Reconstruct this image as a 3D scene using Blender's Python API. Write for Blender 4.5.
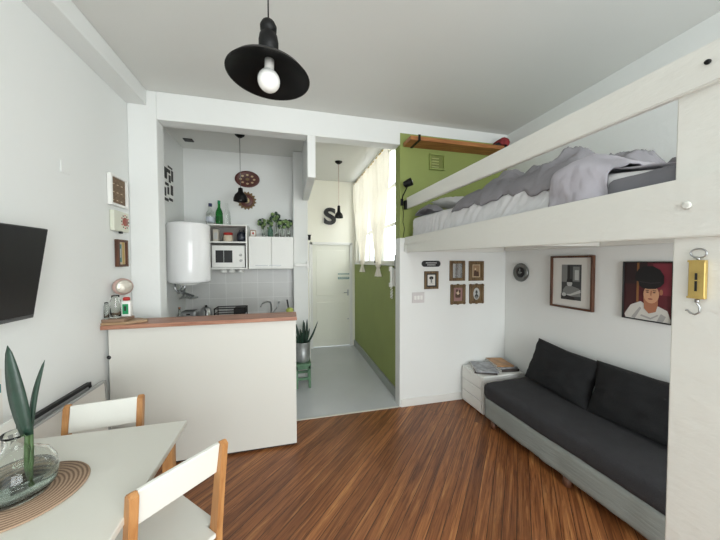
import bpy, bmesh, math, random
from mathutils import Vector, Matrix, noise
random.seed(7)
PI = math.pi
for o in list(bpy.data.objects): bpy.data.objects.remove(o)
SC = bpy.context.scene
COL = SC.collection

# ------------------------------------------------------------------ camera
cam_d = bpy.data.cameras.new('camera'); cam = bpy.data.objects.new('camera', cam_d); COL.objects.link(cam)
cam_d.sensor_fit = 'HORIZONTAL'; cam_d.sensor_width = 36.0; cam_d.lens = 283.5 / 720 * 36.0; cam_d.clip_start = 0.02
cam.location = (0, 0, 1.55)
_yaw, _pit, _rol = math.radians(13.987), math.radians(1.657), math.radians(0.113)
_m = Matrix.Rotation(-_yaw, 4, 'Z') @ Matrix.Rotation(math.radians(90) - _pit, 4, 'X') @ Matrix.Rotation(-_rol, 4, 'Z')
cam.rotation_euler = _m.to_euler()
SC.camera = cam

# ------------------------------------------------------------------ world, lights, exposure
w = bpy.data.worlds.new('daylight'); SC.world = w; w.use_nodes = True
bg = w.node_tree.nodes['Background']; bg.inputs[0].default_value = (0.88, 0.95, 0.98, 1); bg.inputs[1].default_value = 2.4
SC.view_settings.view_transform = 'Standard'; SC.view_settings.look = 'None'
SC.view_settings.gamma = 1.0; SC.view_settings.use_curve_mapping = False
SC.view_settings.exposure = 0.06

def area(name, loc, rot, sx, sy, power, color=(1, 1, 1)):
    d = bpy.data.lights.new(name, 'AREA'); d.shape = 'RECTANGLE'; d.size = sx; d.size_y = sy
    d.energy = power; d.color = color
    o = bpy.data.objects.new(name, d); COL.objects.link(o); o.location = loc; o.rotation_euler = rot
    return o
# daylight through the big window behind the camera, and through the hall window
area('balcony_daylight', (1.15, -1.85, 1.55), (math.radians(86), 0, math.radians(36)), 1.9, 2.2, 118, (0.955, 0.995, 0.985))
area('hall_daylight', (1.9, 4.0, 2.3), (math.radians(90), 0, math.radians(90)), 1.9, 1.35, 24, (1.0, 1.0, 0.98))

# ------------------------------------------------------------------ materials
def lin(c):
    return tuple(((x / 255) / 12.92 if x / 255 <= 0.04045 else ((x / 255 + 0.055) / 1.055) ** 2.4) for x in c) + (1,)
MATS = {}
def mat(name, rgb, rough=0.6, metal=0.0, bump=0.0, bscale=40.0, var=0.0, vscale=6.0, coord='Object', stretch=(1, 1, 1), **kw):
    if name in MATS: return MATS[name]
    m = bpy.data.materials.new(name); m.use_nodes = True; nt = m.node_tree; b = nt.nodes['Principled BSDF']
    c = lin(rgb); b.inputs['Base Color'].default_value = c
    b.inputs['Roughness'].default_value = rough; b.inputs['Metallic'].default_value = metal
    for k, v in kw.items(): b.inputs[k.replace('_', ' ')].default_value = v
    tc = nt.nodes.new('ShaderNodeTexCoord'); mp = nt.nodes.new('ShaderNodeMapping'); mp.inputs['Scale'].default_value = stretch
    nt.links.new(tc.outputs[coord], mp.inputs['Vector'])
    if var > 0:
        n = nt.nodes.new('ShaderNodeTexNoise'); n.inputs['Scale'].default_value = vscale; n.inputs['Detail'].default_value = 5
        r = nt.nodes.new('ShaderNodeValToRGB')
        r.color_ramp.elements[0].position = 0.3; r.color_ramp.elements[1].position = 0.7
        r.color_ramp.elements[0].color = tuple(max(0, x * (1 - var)) for x in c[:3]) + (1,)
        r.color_ramp.elements[1].color = tuple(min(1, x * (1 + var)) for x in c[:3]) + (1,)
        nt.links.new(mp.outputs[0], n.inputs['Vector']); nt.links.new(n.outputs[0], r.inputs[0]); nt.links.new(r.outputs[0], b.inputs['Base Color'])
    if bump > 0:
        n2 = nt.nodes.new('ShaderNodeTexNoise'); n2.inputs['Scale'].default_value = bscale; n2.inputs['Detail'].default_value = 4
        bp = nt.nodes.new('ShaderNodeBump'); bp.inputs['Strength'].default_value = bump; bp.inputs['Distance'].default_value = 0.01
        nt.links.new(mp.outputs[0], n2.inputs['Vector']); nt.links.new(n2.outputs[0], bp.inputs['Height']); nt.links.new(bp.outputs[0], b.inputs['Normal'])
    MATS[name] = m
    return m

WALL = mat('white_wall_paint', (229, 231, 229), 0.75, bump=0.25, bscale=9)
CEIL = mat('ceiling_paint', (218, 219, 215), 0.8, bump=0.15, bscale=7, var=0.03, vscale=0.8)
TRIM = mat('white_gloss_paint', (226, 226, 222), 0.45, bump=0.3, bscale=25)
LOFTW = mat('brushed_white_timber', (226, 226, 220), 0.42, bump=0.35, bscale=40, stretch=(1, .3, .6), var=0.02, vscale=5)
GREEN = mat('green_wall_paint', (140, 152, 84), 0.6, bump=0.15, bscale=10, var=0.04, vscale=3)
CREAM = mat('cream_hall_paint', (238, 236, 224), 0.6, bump=0.15, bscale=10)
DOORW = mat('cream_door_paint', (226, 226, 214), 0.4, bump=0.1, bscale=20)
SKIRT = mat('grey_skirting_paint', (150, 155, 150), 0.4, bump=0.05)
WHITE = mat('white_lacquer', (232, 232, 228), 0.35, bump=0.03, bscale=60)
PANEL = mat('off_white_melamine', (214, 213, 206), 0.4, bump=0.03, bscale=60)
HEAT = mat('glossy_white_enamel', (238, 238, 238), 0.12, bump=0.02, bscale=8)
BLACK = mat('black_metal', (10, 10, 11), 0.5, 0.0, bump=0.05, Specular_IOR_Level=0.25)
BLACKM = mat('matt_black_plastic', (26, 26, 28), 0.5, bump=0.05)
SCREEN = mat('black_tv_screen', (14, 14, 15), 0.45, bump=0.0)
CHROME = mat('brushed_steel', (178, 180, 182), 0.28, 1.0, bump=0.05, bscale=80)
GREYM = mat('grey_metal', (120, 122, 120), 0.35, 0.8, bump=0.1, bscale=40)
BRASS = mat('aged_brass', (198, 172, 104), 0.4, 0.6, bump=0.15, bscale=40, var=0.12, vscale=20)
CHAR = mat('charcoal_blanket', (50, 50, 53), 0.95, bump=0.5, bscale=150, var=0.1, vscale=14, Sheen_Weight=0.0)
CHARC = mat('black_cushion_cloth', (25, 26, 28), 0.95, bump=0.5, bscale=120, var=0.12, vscale=10)
GREYF = mat('grey_fitted_sheet', (140, 145, 141), 0.9, bump=0.5, bscale=30, var=0.05, vscale=8, stretch=(1, .3, 2))
SHEET = mat('white_sheet', (214, 214, 216), 0.85, bump=0.3, bscale=26, stretch=(1, 1, .35))
DUV = mat('dark_grey_duvet', (132, 130, 135), 0.9, bump=0.4, bscale=20, var=0.08, vscale=5)
DUVL = mat('mauve_grey_sheet', (172, 169, 177), 0.9, bump=0.3, bscale=12, var=0.05, vscale=5)
PAPER = mat('paper_white', (226, 224, 218), 0.7)
GREYP = mat('grey_print', (150, 150, 148), 0.7)
DARKP = mat('dark_print', (40, 38, 38), 0.6)
RED = mat('red_plastic', (176, 44, 38), 0.4)
TEAL = mat('teal_print', (70, 128, 124), 0.6)
GRLAB = mat('green_label', (28, 140, 88), 0.5)
LEAF = mat('dark_green_leaf', (34, 58, 46), 0.4, var=0.25, vscale=18, bump=0.1)
LEAFL = mat('mid_green_leaf', (122, 148, 92), 0.5, var=0.2, vscale=30)
DUVD = mat('slate_grey_blanket', (112, 112, 118), 0.9, bump=0.3, bscale=40)
STEM = mat('green_stem', (70, 95, 55), 0.6)
GSTOOL = mat('sage_green_paint', (92, 128, 100), 0.55, bump=0.1)
ZINC = mat('mottled_zinc', (165, 168, 168), 0.45, 0.6, var=0.15, vscale=25, bump=0.1)
SOIL = mat('potting_soil', (50, 38, 30), 0.95, bump=0.8, bscale=60)
GLASS = mat('clear_glass', (250, 252, 250), 0.02, Transmission_Weight=1.0, IOR=1.3)
GGLASS = mat('green_bottle_glass', (40, 140, 60), 0.05, Transmission_Weight=0.7, IOR=1.4)
BLUEG = mat('pale_green_glass', (150, 190, 170), 0.05, Transmission_Weight=0.8, IOR=1.3)
WATER = mat('water', (236, 244, 238), 0.02, Transmission_Weight=1.0, IOR=1.25)
BULB = mat('opal_bulb', (236, 236, 232), 0.25, bump=0.0)
PINKM = mat('pinkish_painted_metal', (190, 160, 152), 0.4, 0.2)
FACE = mat('skin_print', (206, 158, 124), 0.6)
MAROON = mat('maroon_print', (92, 32, 40), 0.6, var=0.35, vscale=7)
WGREY = mat('grey_hall_floor_trim', (206, 205, 198), 0.5)
MAT_ = mat('woven_jute', (150, 122, 98), 0.9, bump=0.2, bscale=200)

def wood(name, light, dark, axis='Z', scale=9.0, rough=0.5):
    if name in MATS: return MATS[name]
    m = bpy.data.materials.new(name); m.use_nodes = True; nt = m.node_tree; b = nt.nodes['Principled BSDF']
    tc = nt.nodes.new('ShaderNodeTexCoord'); mp = nt.nodes.new('ShaderNodeMapping')
    s = {'X': (.12, 1, 1), 'Y': (1, .12, 1), 'Z': (1, 1, .12)}[axis]; mp.inputs['Scale'].default_value = s
    n = nt.nodes.new('ShaderNodeTexNoise'); n.inputs['Scale'].default_value = scale * 5; n.inputs['Detail'].default_value = 6; n.inputs['Distortion'].default_value = 0.6
    r = nt.nodes.new('ShaderNodeValToRGB'); r.color_ramp.elements[0].position = .33; r.color_ramp.elements[1].position = .68
    r.color_ramp.elements[0].color = lin(dark); r.color_ramp.elements[1].color = lin(light)
    nt.links.new(tc.outputs['Object'], mp.inputs[0]); nt.links.new(mp.outputs[0], n.inputs['Vector']); nt.links.new(n.outputs[0], r.inputs[0]); nt.links.new(r.outputs[0], b.inputs['Base Color'])
    b.inputs['Roughness'].default_value = rough; MATS[name] = m
    return m
OAK = wood('oiled_oak', (196, 146, 92), (160, 108, 60), 'Z', 8)
SHELFW = wood('varnished_shelf_wood', (178, 118, 66), (134, 80, 40), 'X', 7)
TOPW = wood('reddish_worktop_wood', (176, 128, 104), (140, 92, 72), 'X', 7, 0.4)
DARKW = wood('dark_frame_wood', (98, 60, 38), (66, 38, 24), 'Z', 12)
BROWNF = wood('carved_brown_frame', (124, 100, 66), (78, 58, 34), 'Z', 10)
BOARDW = wood('pale_board_wood', (176, 146, 112), (128, 98, 70), 'X', 7)

def floor_mat():
    m = bpy.data.materials.new('pitch_pine_floorboards'); m.use_nodes = True; nt = m.node_tree; b = nt.nodes['Principled BSDF']; L = nt.links.new
    tc = nt.nodes.new('ShaderNodeTexCoord'); mp = nt.nodes.new('ShaderNodeMapping'); mp.inputs['Rotation'].default_value = (0, 0, math.radians(-46.5))
    L(tc.outputs['Object'], mp.inputs[0])
    br = nt.nodes.new('ShaderNodeTexBrick'); br.offset = 0.37; br.inputs['Scale'].default_value = 1.0
    br.inputs['Brick Width'].default_value = 4.6; br.inputs['Row Height'].default_value = 0.074; br.inputs['Mortar Size'].default_value = 0.0022; br.inputs['Mortar Smooth'].default_value = 0.3
    br.inputs['Color1'].default_value = (0, 0, 0, 1); br.inputs['Color2'].default_value = (1, 1, 1, 1); br.inputs['Mortar'].default_value = (0.5, 0.5, 0.5, 1)
    L(mp.outputs[0], br.inputs['Vector'])
    # long grain, shifted plank by plank
    sep = nt.nodes.new('ShaderNodeSeparateXYZ'); L(mp.outputs[0], sep.inputs[0])
    mul = nt.nodes.new('ShaderNodeMath'); mul.operation = 'MULTIPLY'; mul.inputs[1].default_value = 7.0; L(br.outputs['Color'], mul.inputs[0])
    comb = nt.nodes.new('ShaderNodeCombineXYZ')
    sx = nt.nodes.new('ShaderNodeMath'); sx.operation = 'MULTIPLY'; sx.inputs[1].default_value = 1.5; L(sep.outputs[0], sx.inputs[0])
    sy = nt.nodes.new('ShaderNodeMath'); sy.operation = 'MULTIPLY'; sy.inputs[1].default_value = 34.0; L(sep.outputs[1], sy.inputs[0])
    L(sx.outputs[0], comb.inputs[0]); L(sy.outputs[0], comb.inputs[1]); L(mul.outputs[0], comb.inputs[2])
    n = nt.nodes.new('ShaderNodeTexNoise'); n.inputs['Scale'].default_value = 1.0; n.inputs['Detail'].default_value = 6; n.inputs['Roughness'].default_value = 0.62; n.inputs['Distortion'].default_value = 1.3
    L(comb.outputs[0], n.inputs['Vector'])
    r = nt.nodes.new('ShaderNodeValToRGB'); e = r.color_ramp.elements
    e[0].position = .30; e[0].color = lin((96, 57, 32)); e[1].position = .70; e[1].color = lin((196, 142, 90))
    x = e.new(.42); x.color = lin((130, 80, 47)); x = e.new(.56); x.color = lin((160, 104, 62))
    L(n.outputs[0], r.inputs[0])
    # plank tone
    hs = nt.nodes.new('ShaderNodeMix'); hs.data_type = 'RGBA'; hs.blend_type = 'MULTIPLY'; hs.inputs[0].default_value = 1.0
    tr = nt.nodes.new('ShaderNodeValToRGB'); tr.color_ramp.elements[0].color = (.66, .60, .55, 1); tr.color_ramp.elements[1].color = (1.08, 1.06, 1.02, 1)
    L(br.outputs['Color'], tr.inputs[0]); L(r.outputs[0], hs.inputs[6]); L(tr.outputs[0], hs.inputs[7])
    c2 = nt.nodes.new('ShaderNodeCombineXYZ'); s2 = nt.nodes.new('ShaderNodeMath'); s2.operation = 'MULTIPLY'; s2.inputs[1].default_value = 4.0; L(sep.outputs[0], s2.inputs[0])
    s3 = nt.nodes.new('ShaderNodeMath'); s3.operation = 'MULTIPLY'; s3.inputs[1].default_value = 70.0; L(sep.outputs[1], s3.inputs[0]); L(s2.outputs[0], c2.inputs[0]); L(s3.outputs[0], c2.inputs[1]); L(mul.outputs[0], c2.inputs[2])
    n3 = nt.nodes.new('ShaderNodeTexNoise'); n3.inputs['Scale'].default_value = 1.0; n3.inputs['Detail'].default_value = 3; n3.inputs['Distortion'].default_value = 1.8; L(c2.outputs[0], n3.inputs['Vector'])
    r3 = nt.nodes.new('ShaderNodeValToRGB'); r3.color_ramp.elements[0].position = .36; r3.color_ramp.elements[0].color = (.36, .30, .26, 1); r3.color_ramp.elements[1].position = .47; r3.color_ramp.elements[1].color = (1, 1, 1, 1)
    e3 = r3.color_ramp.elements.new(.70); e3.color = (1.0, 1.0, 1.0, 1); e4 = r3.color_ramp.elements.new(.78); e4.color = (1.0, 1.0, 1.0, 1); L(n3.outputs[0], r3.inputs[0])
    mx3 = nt.nodes.new('ShaderNodeMix'); mx3.data_type = 'RGBA'; mx3.blend_type = 'MULTIPLY'; mx3.inputs[0].default_value = .55; L(hs.outputs[2], mx3.inputs[6]); L(r3.outputs[0], mx3.inputs[7]); hs = mx3
    seam = nt.nodes.new('ShaderNodeMix'); seam.data_type = 'RGBA'; L(br.outputs['Fac'], seam.inputs[0]); L(hs.outputs[2], seam.inputs[6]); seam.inputs[7].default_value = lin((52, 30, 18))
    L(seam.outputs[2], b.inputs['Base Color'])
    b.inputs['Roughness'].default_value = 0.38
    bp = nt.nodes.new('ShaderNodeBump'); bp.inputs['Strength'].default_value = 0.15; bp.inputs['Distance'].default_value = 0.003; L(n.outputs[0], bp.inputs['Height']); L(bp.outputs[0], b.inputs['Normal'])
    return m
FLOORW = floor_mat()

def tile_mat():
    m = bpy.data.materials.new('white_wall_tiles'); m.use_nodes = True; nt = m.node_tree; b = nt.nodes['Principled BSDF']; L = nt.links.new
    tc = nt.nodes.new('ShaderNodeTexCoord'); mp = nt.nodes.new('ShaderNodeMapping'); mp.inputs['Rotation'].default_value = (math.radians(90), 0, 0); mp.inputs['Location'].default_value = (0.02, 0.07, 0)
    L(tc.outputs['Object'], mp.inputs[0])
    br = nt.nodes.new('ShaderNodeTexBrick'); br.offset = 0; br.inputs['Scale'].default_value = 1; br.inputs['Brick Width'].default_value = .2; br.inputs['Row Height'].default_value = .2; br.inputs['Mortar Size'].default_value = .002
    br.inputs['Color1'].default_value = lin((208, 208, 206)); br.inputs['Color2'].default_value = lin((202, 202, 200)); br.inputs['Mortar'].default_value = lin((232, 232, 230))
    L(mp.outputs[0], br.inputs['Vector']); L(br.outputs[0], b.inputs['Base Color']); b.inputs['Roughness'].default_value = .25
    return m
TILES = tile_mat()

def hallfloor_mat():
    m = mat('painted_grey_hall_floor', (198, 201, 204), 0.22, bump=0.03, bscale=5, var=0.04, vscale=2); return m
HALLF = hallfloor_mat()

def weave_mat():
    m = bpy.data.materials.new('coiled_jute'); m.use_nodes = True; nt = m.node_tree; b = nt.nodes['Principled BSDF']; L = nt.links.new
    tc = nt.nodes.new('ShaderNodeTexCoord'); wv = nt.nodes.new('ShaderNodeTexWave'); wv.wave_type = 'RINGS'; wv.rings_direction = 'Z'; wv.inputs['Scale'].default_value = 26; wv.inputs['Distortion'].default_value = 1.5; wv.inputs['Detail'].default_value = 3; wv.inputs['Detail Scale'].default_value = 12
    L(tc.outputs['Object'], wv.inputs[0]); r = nt.nodes.new('ShaderNodeValToRGB'); r.color_ramp.elements[0].color = lin((112, 90, 72)); r.color_ramp.elements[1].color = lin((176, 150, 126))
    L(wv.outputs[0], r.inputs[0]); L(r.outputs[0], b.inputs['Base Color']); b.inputs['Roughness'].default_value = .9
    bp = nt.nodes.new('ShaderNodeBump'); bp.inputs['Strength'].default_value = .3; bp.inputs['Distance'].default_value = .002; L(wv.outputs[0], bp.inputs['Height']); L(bp.outputs[0], b.inputs['Normal'])
    return m
JUTE = weave_mat()

def curtain_mat():
    m = bpy.data.materials.new('sheer_cream_curtain'); m.use_nodes = True; nt = m.node_tree; nt.nodes.clear(); L = nt.links.new
    out = nt.nodes.new('ShaderNodeOutputMaterial'); d = nt.nodes.new('ShaderNodeBsdfDiffuse'); t = nt.nodes.new('ShaderNodeBsdfTranslucent')
    d.inputs[0].default_value = lin((238, 234, 222)); t.inputs[0].default_value = lin((240, 235, 220))
    mx = nt.nodes.new('ShaderNodeMixShader'); mx.inputs[0].default_value = .30; L(d.outputs[0], mx.inputs[1]); L(t.outputs[0], mx.inputs[2]); L(mx.outputs[0], out.inputs[0])
    return m
CURT = curtain_mat()

# ------------------------------------------------------------------ mesh helpers
class MB:
    """collects shapes and links them as one mesh object"""
    def __init__(s): s.bm = bmesh.new(); s.mats = []
    def mi(s, m):
        if m not in s.mats: s.mats.append(m)
        return s.mats.index(m)
    def _fin(s, geom_before, m, M=None, smooth=False):
        fs = [f for f in s.bm.faces if f.index == -1 or f not in geom_before]
        return fs
    def add(s, vs, fs, m, M=None, smooth=False):
        vv = [s.bm.verts.new((M @ Vector(v)) if M else Vector(v)) for v in vs]
        k = s.mi(m); out = []
        for f in fs:
            try:
                g = s.bm.faces.new([vv[i] for i in f]); g.material_index = k; g.smooth = smooth; out.append(g)
            except ValueError: pass
        return vv, out
    def box(s, a, b, m, bev=0.0, M=None, seg=2):
        x0, x1 = sorted((a[0], b[0])); y0, y1 = sorted((a[1], b[1])); z0, z1 = sorted((a[2], b[2]))
        vs = [(x0, y0, z0), (x1, y0, z0), (x1, y1, z0), (x0, y1, z0), (x0, y0, z1), (x1, y0, z1), (x1, y1, z1), (x0, y1, z1)]
        fs = [(0, 3, 2, 1), (4, 5, 6, 7), (0, 1, 5, 4), (1, 2, 6, 5), (2, 3, 7, 6), (3, 0, 4, 7)]
        vv, ff = s.add(vs, fs, m, M)
        if bev > 0:
            ed = list({e for f in ff for e in f.edges})
            r = bmesh.ops.bevel(s.bm, geom=ed, offset=bev, segments=seg, affect='EDGES', profile=.6)
            for f in r['faces']: f.material_index = s.mi(m); f.smooth = True
        return s
    def prism(s, pts, axis, d0, d1, m, M=None, bev=0):
        """polygon pts (2-D) in the plane across axis, extruded d0..d1"""
        def P(p, d): return {'x': (d, p[0], p[1]), 'y': (p[0], d, p[1]), 'z': (p[0], p[1], d)}[axis]
        n = len(pts); vs = [P(p, d0) for p in pts] + [P(p, d1) for p in pts]
        fs = [tuple(range(n))[::-1], tuple(range(n, 2 * n))] + [(i, (i + 1) % n, n + (i + 1) % n, n + i) for i in range(n)]
        vv, ff = s.add(vs, fs, m, M)
        bmesh.ops.recalc_face_normals(s.bm, faces=ff)
        if bev > 0:
            r = bmesh.ops.bevel(s.bm, geom=list({e for f in ff for e in f.edges}), offset=bev, segments=2, affect='EDGES')
            for f in r['faces']: f.material_index = s.mi(m)
        return s
    def lathe(s, prof, m, c=(0, 0, 0), n=32, M=None, smooth=True, cap=True):
        """prof list of (r,z) turned about z through c"""
        vs = []; fs = []; T = Matrix.Translation(c); T = (M @ T) if M else T
        for (r, z) in prof:
            for i in range(n): vs.append((r * math.cos(2 * PI * i / n), r * math.sin(2 * PI * i / n), z))
        for j in range(len(prof) - 1):
            for i in range(n):
                a = j * n + i; b = j * n + (i + 1) % n; fs.append((a, b, b + n, a + n))
        if cap:
            if prof[0][0] > 1e-5: fs.append(tuple(range(n))[::-1])
            if prof[-1][0] > 1e-5: fs.append(tuple(range((len(prof) - 1) * n, len(prof) * n)))
        vv, ff = s.add(vs, fs, m, T, smooth)
        bmesh.ops.remove_doubles(s.bm, verts=[v for v in vv if v.is_valid], dist=1e-6)
        return s
    def tube(s, pts, r, m, n=10, M=None, closed=False, rs=None):
        pts = [Vector(p) for p in pts]; vs = []; fs = []; N = len(pts); up = None
        for k, p in enumerate(pts):
            if closed: t = (pts[(k + 1) % N] - pts[k - 1])
            else: t = pts[min(k + 1, N - 1)] - pts[max(k - 1, 0)]
            t.normalize()
            if up is None:
                up = Vector((0, 0, 1)) if abs(t.z) < .9 else Vector((1, 0, 0))
            a = t.cross(up).normalized(); b = a.cross(t).normalized(); up = b
            rr = rs[k] if rs else r
            for i in range(n):
                q = 2 * PI * i / n; vs.append(p + a * rr * math.cos(q) + b * rr * math.sin(q))
        for k in range(N if closed else N - 1):
            k2 = (k + 1) % N
            for i in range(n): fs.append((k * n + i, k * n + (i + 1) % n, k2 * n + (i + 1) % n, k2 * n + i))
        if not closed: fs += [tuple(range(n))[::-1], tuple(range((N - 1) * n, N * n))]
        vv, ff = s.add(vs, fs, m, M, True); bmesh.ops.recalc_face_normals(s.bm, faces=ff)
        return s
    def sphere(s, c, r, m, M=None, n=20, sc=(1, 1, 1)):
        prof = [(max(0, r * math.sin(PI * i / 12)), -r * math.cos(PI * i / 12)) for i in range(13)]
        prof[0] = (0, -r); prof[-1] = (0, r)
        T = Matrix.Translation(c) @ Matrix.Diagonal((*sc, 1)); T = (M @ T) if M else T
        return s.lathe(prof, m, (0, 0, 0), n, T, cap=False)
    def grid(s, fn, nu, nv, m, M=None, smooth=True):
        vs = [fn(i / nu, j / nv) for j in range(nv + 1) for i in range(nu + 1)]
        fs = [(j * (nu + 1) + i, j * (nu + 1) + i + 1, (j + 1) * (nu + 1) + i + 1, (j + 1) * (nu + 1) + i) for j in range(nv) for i in range(nu)]
        s.add(vs, fs, m, M, smooth); return s
    def flat(s, pts, y, m, M=None):
        """thin printed patch facing local -y"""
        s.add([(p[0], y, p[1]) for p in pts], [tuple(range(len(pts)))], m, M)
        s.bm.faces.ensure_lookup_table()
        f = s.bm.faces[-1]; f.normal_update()
        return s
    def build(s, name, parent=None, loc=(0, 0, 0), rotz=0, solid=0, subd=0, origin=None):
        me = bpy.data.meshes.new(name)
        if origin: bmesh.ops.translate(s.bm, verts=s.bm.verts, vec=-Vector(origin)); loc = origin
        s.bm.to_mesh(me); s.bm.free()
        for m in s.mats: me.materials.append(m)
        o = bpy.data.objects.new(name, me); COL.objects.link(o); o.location = loc; o.rotation_euler = (0, 0, rotz)
        if parent: o.parent = parent
        if solid: md = o.modifiers.new('solid', 'SOLIDIFY'); md.thickness = solid; md.offset = 0
        if subd: md = o.modifiers.new('sub', 'SUBSURF'); md.levels = subd; md.render_levels = subd
        return o
def ell(cx, cz, rx, rz, n=20, a0=0, a1=2 * PI):
    k = n if a1 - a0 >= 2 * PI - 1e-6 else n + 1
    return [(cx + rx * math.cos(a0 + (a1 - a0) * i / n), cz + rz * math.sin(a0 + (a1 - a0) * i / n)) for i in range(k)]
def rect(x0, z0, x1, z1): return [(x0, z0), (x1, z0), (x1, z1), (x0, z1)]
def tag(o, label, cat, group=None, kind=None):
    o['label'] = label; o['category'] = cat
    if group: o['group'] = group
    if kind: o['kind'] = kind
    return o
def thing(name, label, cat, loc=(0, 0, 0), rotz=0, group=None):
    o = bpy.data.objects.new(name, None); COL.objects.link(o); o.location = loc; o.rotation_euler = (0, 0, rotz); o.empty_display_size = .05
    return tag(o, label, cat, group)
def struct(mb, name, parent=None, **k):
    o = mb.build(name, parent, **k)
    if parent is None: o['kind'] = 'structure'
    return o
def copy_tree(o, parent=None):
    c = o.copy(); COL.objects.link(c); c.parent = parent
    for ch in [x for x in COL.objects if x.parent is o]: copy_tree(ch, c)
    return c

# ------------------------------------------------------------------ the setting
XL, XR, YW, ZC, YR = -1.30, 2.44, 2.79, 3.0, -1.5
m = MB(); m.box((XL - .15, YR - .15, -.12), (XR + .15, YW, 0), FLOORW); struct(m, 'floor')
m = MB(); m.box((XL - .15, YW + .02, -.12), (1.32, 5.25, 0.0), HALLF); h = struct(m, 'floor')
m = MB(); m.box((-1.08, YW, -.1), (1.127, YW + .02, .006), WGREY); struct(m, 'trim_1')
m = MB(); m.box((XL - .15, YR - .15, ZC), (XR + .15, 5.25, ZC + .12), CEIL); struct(m, 'ceiling')
m = MB(); m.box((XL - .15, YR, 0), (XL, 5.1, ZC), WALL); struct(m, 'wall_left')
m = MB(); m.box((XR, YR, 0), (XR + .15, YW + .15, ZC), WALL); struct(m, 'wall_right')
# plaster beam along the top of the left wall
m = MB(); m.box((XL, YR, 2.872), (-1.155, YW, ZC), WALL, .006); struct(m, 'trim_2')
# wall across the room: pillar, lintel, partition
m = MB()
m.box((XL, YW, 0), (-1.085, YW + .14, ZC), WALL, .008)
m.box((-1.085, YW, 2.764), (1.127, YW + .14, ZC), WALL, .006)
m.box((1.127, YW, 0), (XR, YW + .13, 1.80), WALL, .004)
m.box((1.127, YW, 2.885), (XR, YW + .13, ZC), WALL)
m.box((1.127, YW, 1.80), (XR, YW + .13, 2.885), GREEN)
struct(m, 'wall_back')
# rear wall with the wide balcony window the light comes through
m = MB()
m.box((XL, YR - .15, 0), (-1.0, YR, ZC), WALL); m.box((1.9, YR - .15, 0), (XR, YR, ZC), WALL)
m.box((-1.0, YR - .15, 2.68), (1.9, YR, ZC), WALL); m.box((-1.0, YR - .15, 0), (1.9, YR, .3), WALL)
struct(m, 'wall_rear')
m = MB()
for x in (-1.0, -.03, .93, 1.86): m.box((x, YR - .1, .3), (x + .04, YR - .06, 2.68), TRIM)
m.box((-1.0, YR - .1, .3), (1.9, YR - .06, .34), TRIM); m.box((-1.0, YR - .1, 2.64), (1.9, YR - .06, 2.68), TRIM)
struct(m, 'window_1')
# kitchen back wall, pier, hanging beam, hall left wall
m = MB(); m.box((XL, 4.08, 0), (.055, 4.2, 1.46), TILES); m.box((XL, 4.08, 1.46), (.055, 4.2, ZC), WALL); struct(m, 'wall_kitchen')
m = MB(); m.box((.055, 3.86, 0), (.243, 5.1, ZC), WALL, .006)
m.box((.178, YW + .14, 2.365), (.254, 3.86, ZC), WALL, .004); m.box((.178, YW, 2.365), (.254, YW + .14, 2.764), WALL, .004); struct(m, 'wall_hall_left')
# hall end wall with the entrance door
m = MB()
m.box((.243, 5.1, 1.90), (1.32, 5.25, ZC), CREAM); m.box((.243, 5.1, 0), (.355, 5.25, 1.90), CREAM); m.box((1.125, 5.1, 0), (1.32, 5.25, 1.90), CREAM)
struct(m, 'wall_hall_end')
m = MB()
m.box((.40, 5.13, .01), (1.08, 5.17, 1.855), DOORW, .004)
for a, b_ in ((.12, .82), (.94, 1.76)):
    m.box((.47, 5.122, a), (1.01, 5.131, b_), DOORW, .004)
d = struct(m, 'door_1')
m = MB(); m.box((.355, 5.085, 0), (.40, 5.16, 1.90), TRIM, .004); m.box((1.08, 5.085, 0), (1.125, 5.16, 1.90), TRIM, .004); m.box((.355, 5.085, 1.855), (1.125, 5.16, 1.90), TRIM, .004); m.build('door_frame', d)
m = MB(); m.box((1.03, 5.11, .93), (1.058, 5.131, 1.04), CHROME, .003); m.tube([(1.045, 5.12, .99), (1.045, 5.075, .99), (.96, 5.07, .99)], .008, CHROME); m.lathe([(.012, 0), (.012, .012)], CHROME, M=Matrix.Translation((1.045, 5.118, .50)) @ Matrix.Rotation(PI / 2, 4, 'X')); m.build('door_handle', d)
# hall right wall with the tall window
m = MB(); x0, x1 = 1.17, 1.30
m.box((x0, 2.92, 0), (x1, 5.1, 1.53), GREEN); m.box((x0, 2.92, 1.53), (x1, 3.03, ZC), GREEN); m.box((x0, 4.98, 1.53), (x1, 5.1, ZC), CREAM); m.box((x0, 3.03, 2.95), (x1, 4.98, ZC), CREAM)
struct(m, 'wall_hall_right')
m = MB()
for y in (3.03, 3.68, 4.31, 4.94): m.box((1.22, y, 1.53), (1.26, y + .04, 2.95), TRIM, .003)
for z in (1.53, 1.99, 2.45, 2.91): m.box((1.223, 3.03, z), (1.257, 4.98, z + .035), TRIM, .003)
m.box((1.14, 3.03, 1.505), (1.22, 4.98, 1.53), TRIM, .004)
wd = struct(m, 'window_2')
m = MB(); m.box((1.238, 3.05, 1.55), (1.242, 4.96, 2.93), mat('window_glass', (255, 255, 255), 0.0, Transmission_Weight=1.0, IOR=1.02)); m.build('pane', wd)
m = MB(); m.box((1.205, 3.955, 1.53), (1.22, 3.975, 2.10), BLACK); m.box((1.195, 3.94, 2.09), (1.22, 3.99, 2.12), BLACK, .003); m.build('bolt', wd)
m = MB(); m.box((1.148, 2.93, 0), (1.17, 5.085, .11), SKIRT, .004); struct(m, 'baseboard_hall')
m = MB(); m.box((1.14, YW - .012, 0), (XR, YW, .085), TRIM, .004); struct(m, 'baseboard_back')

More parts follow.
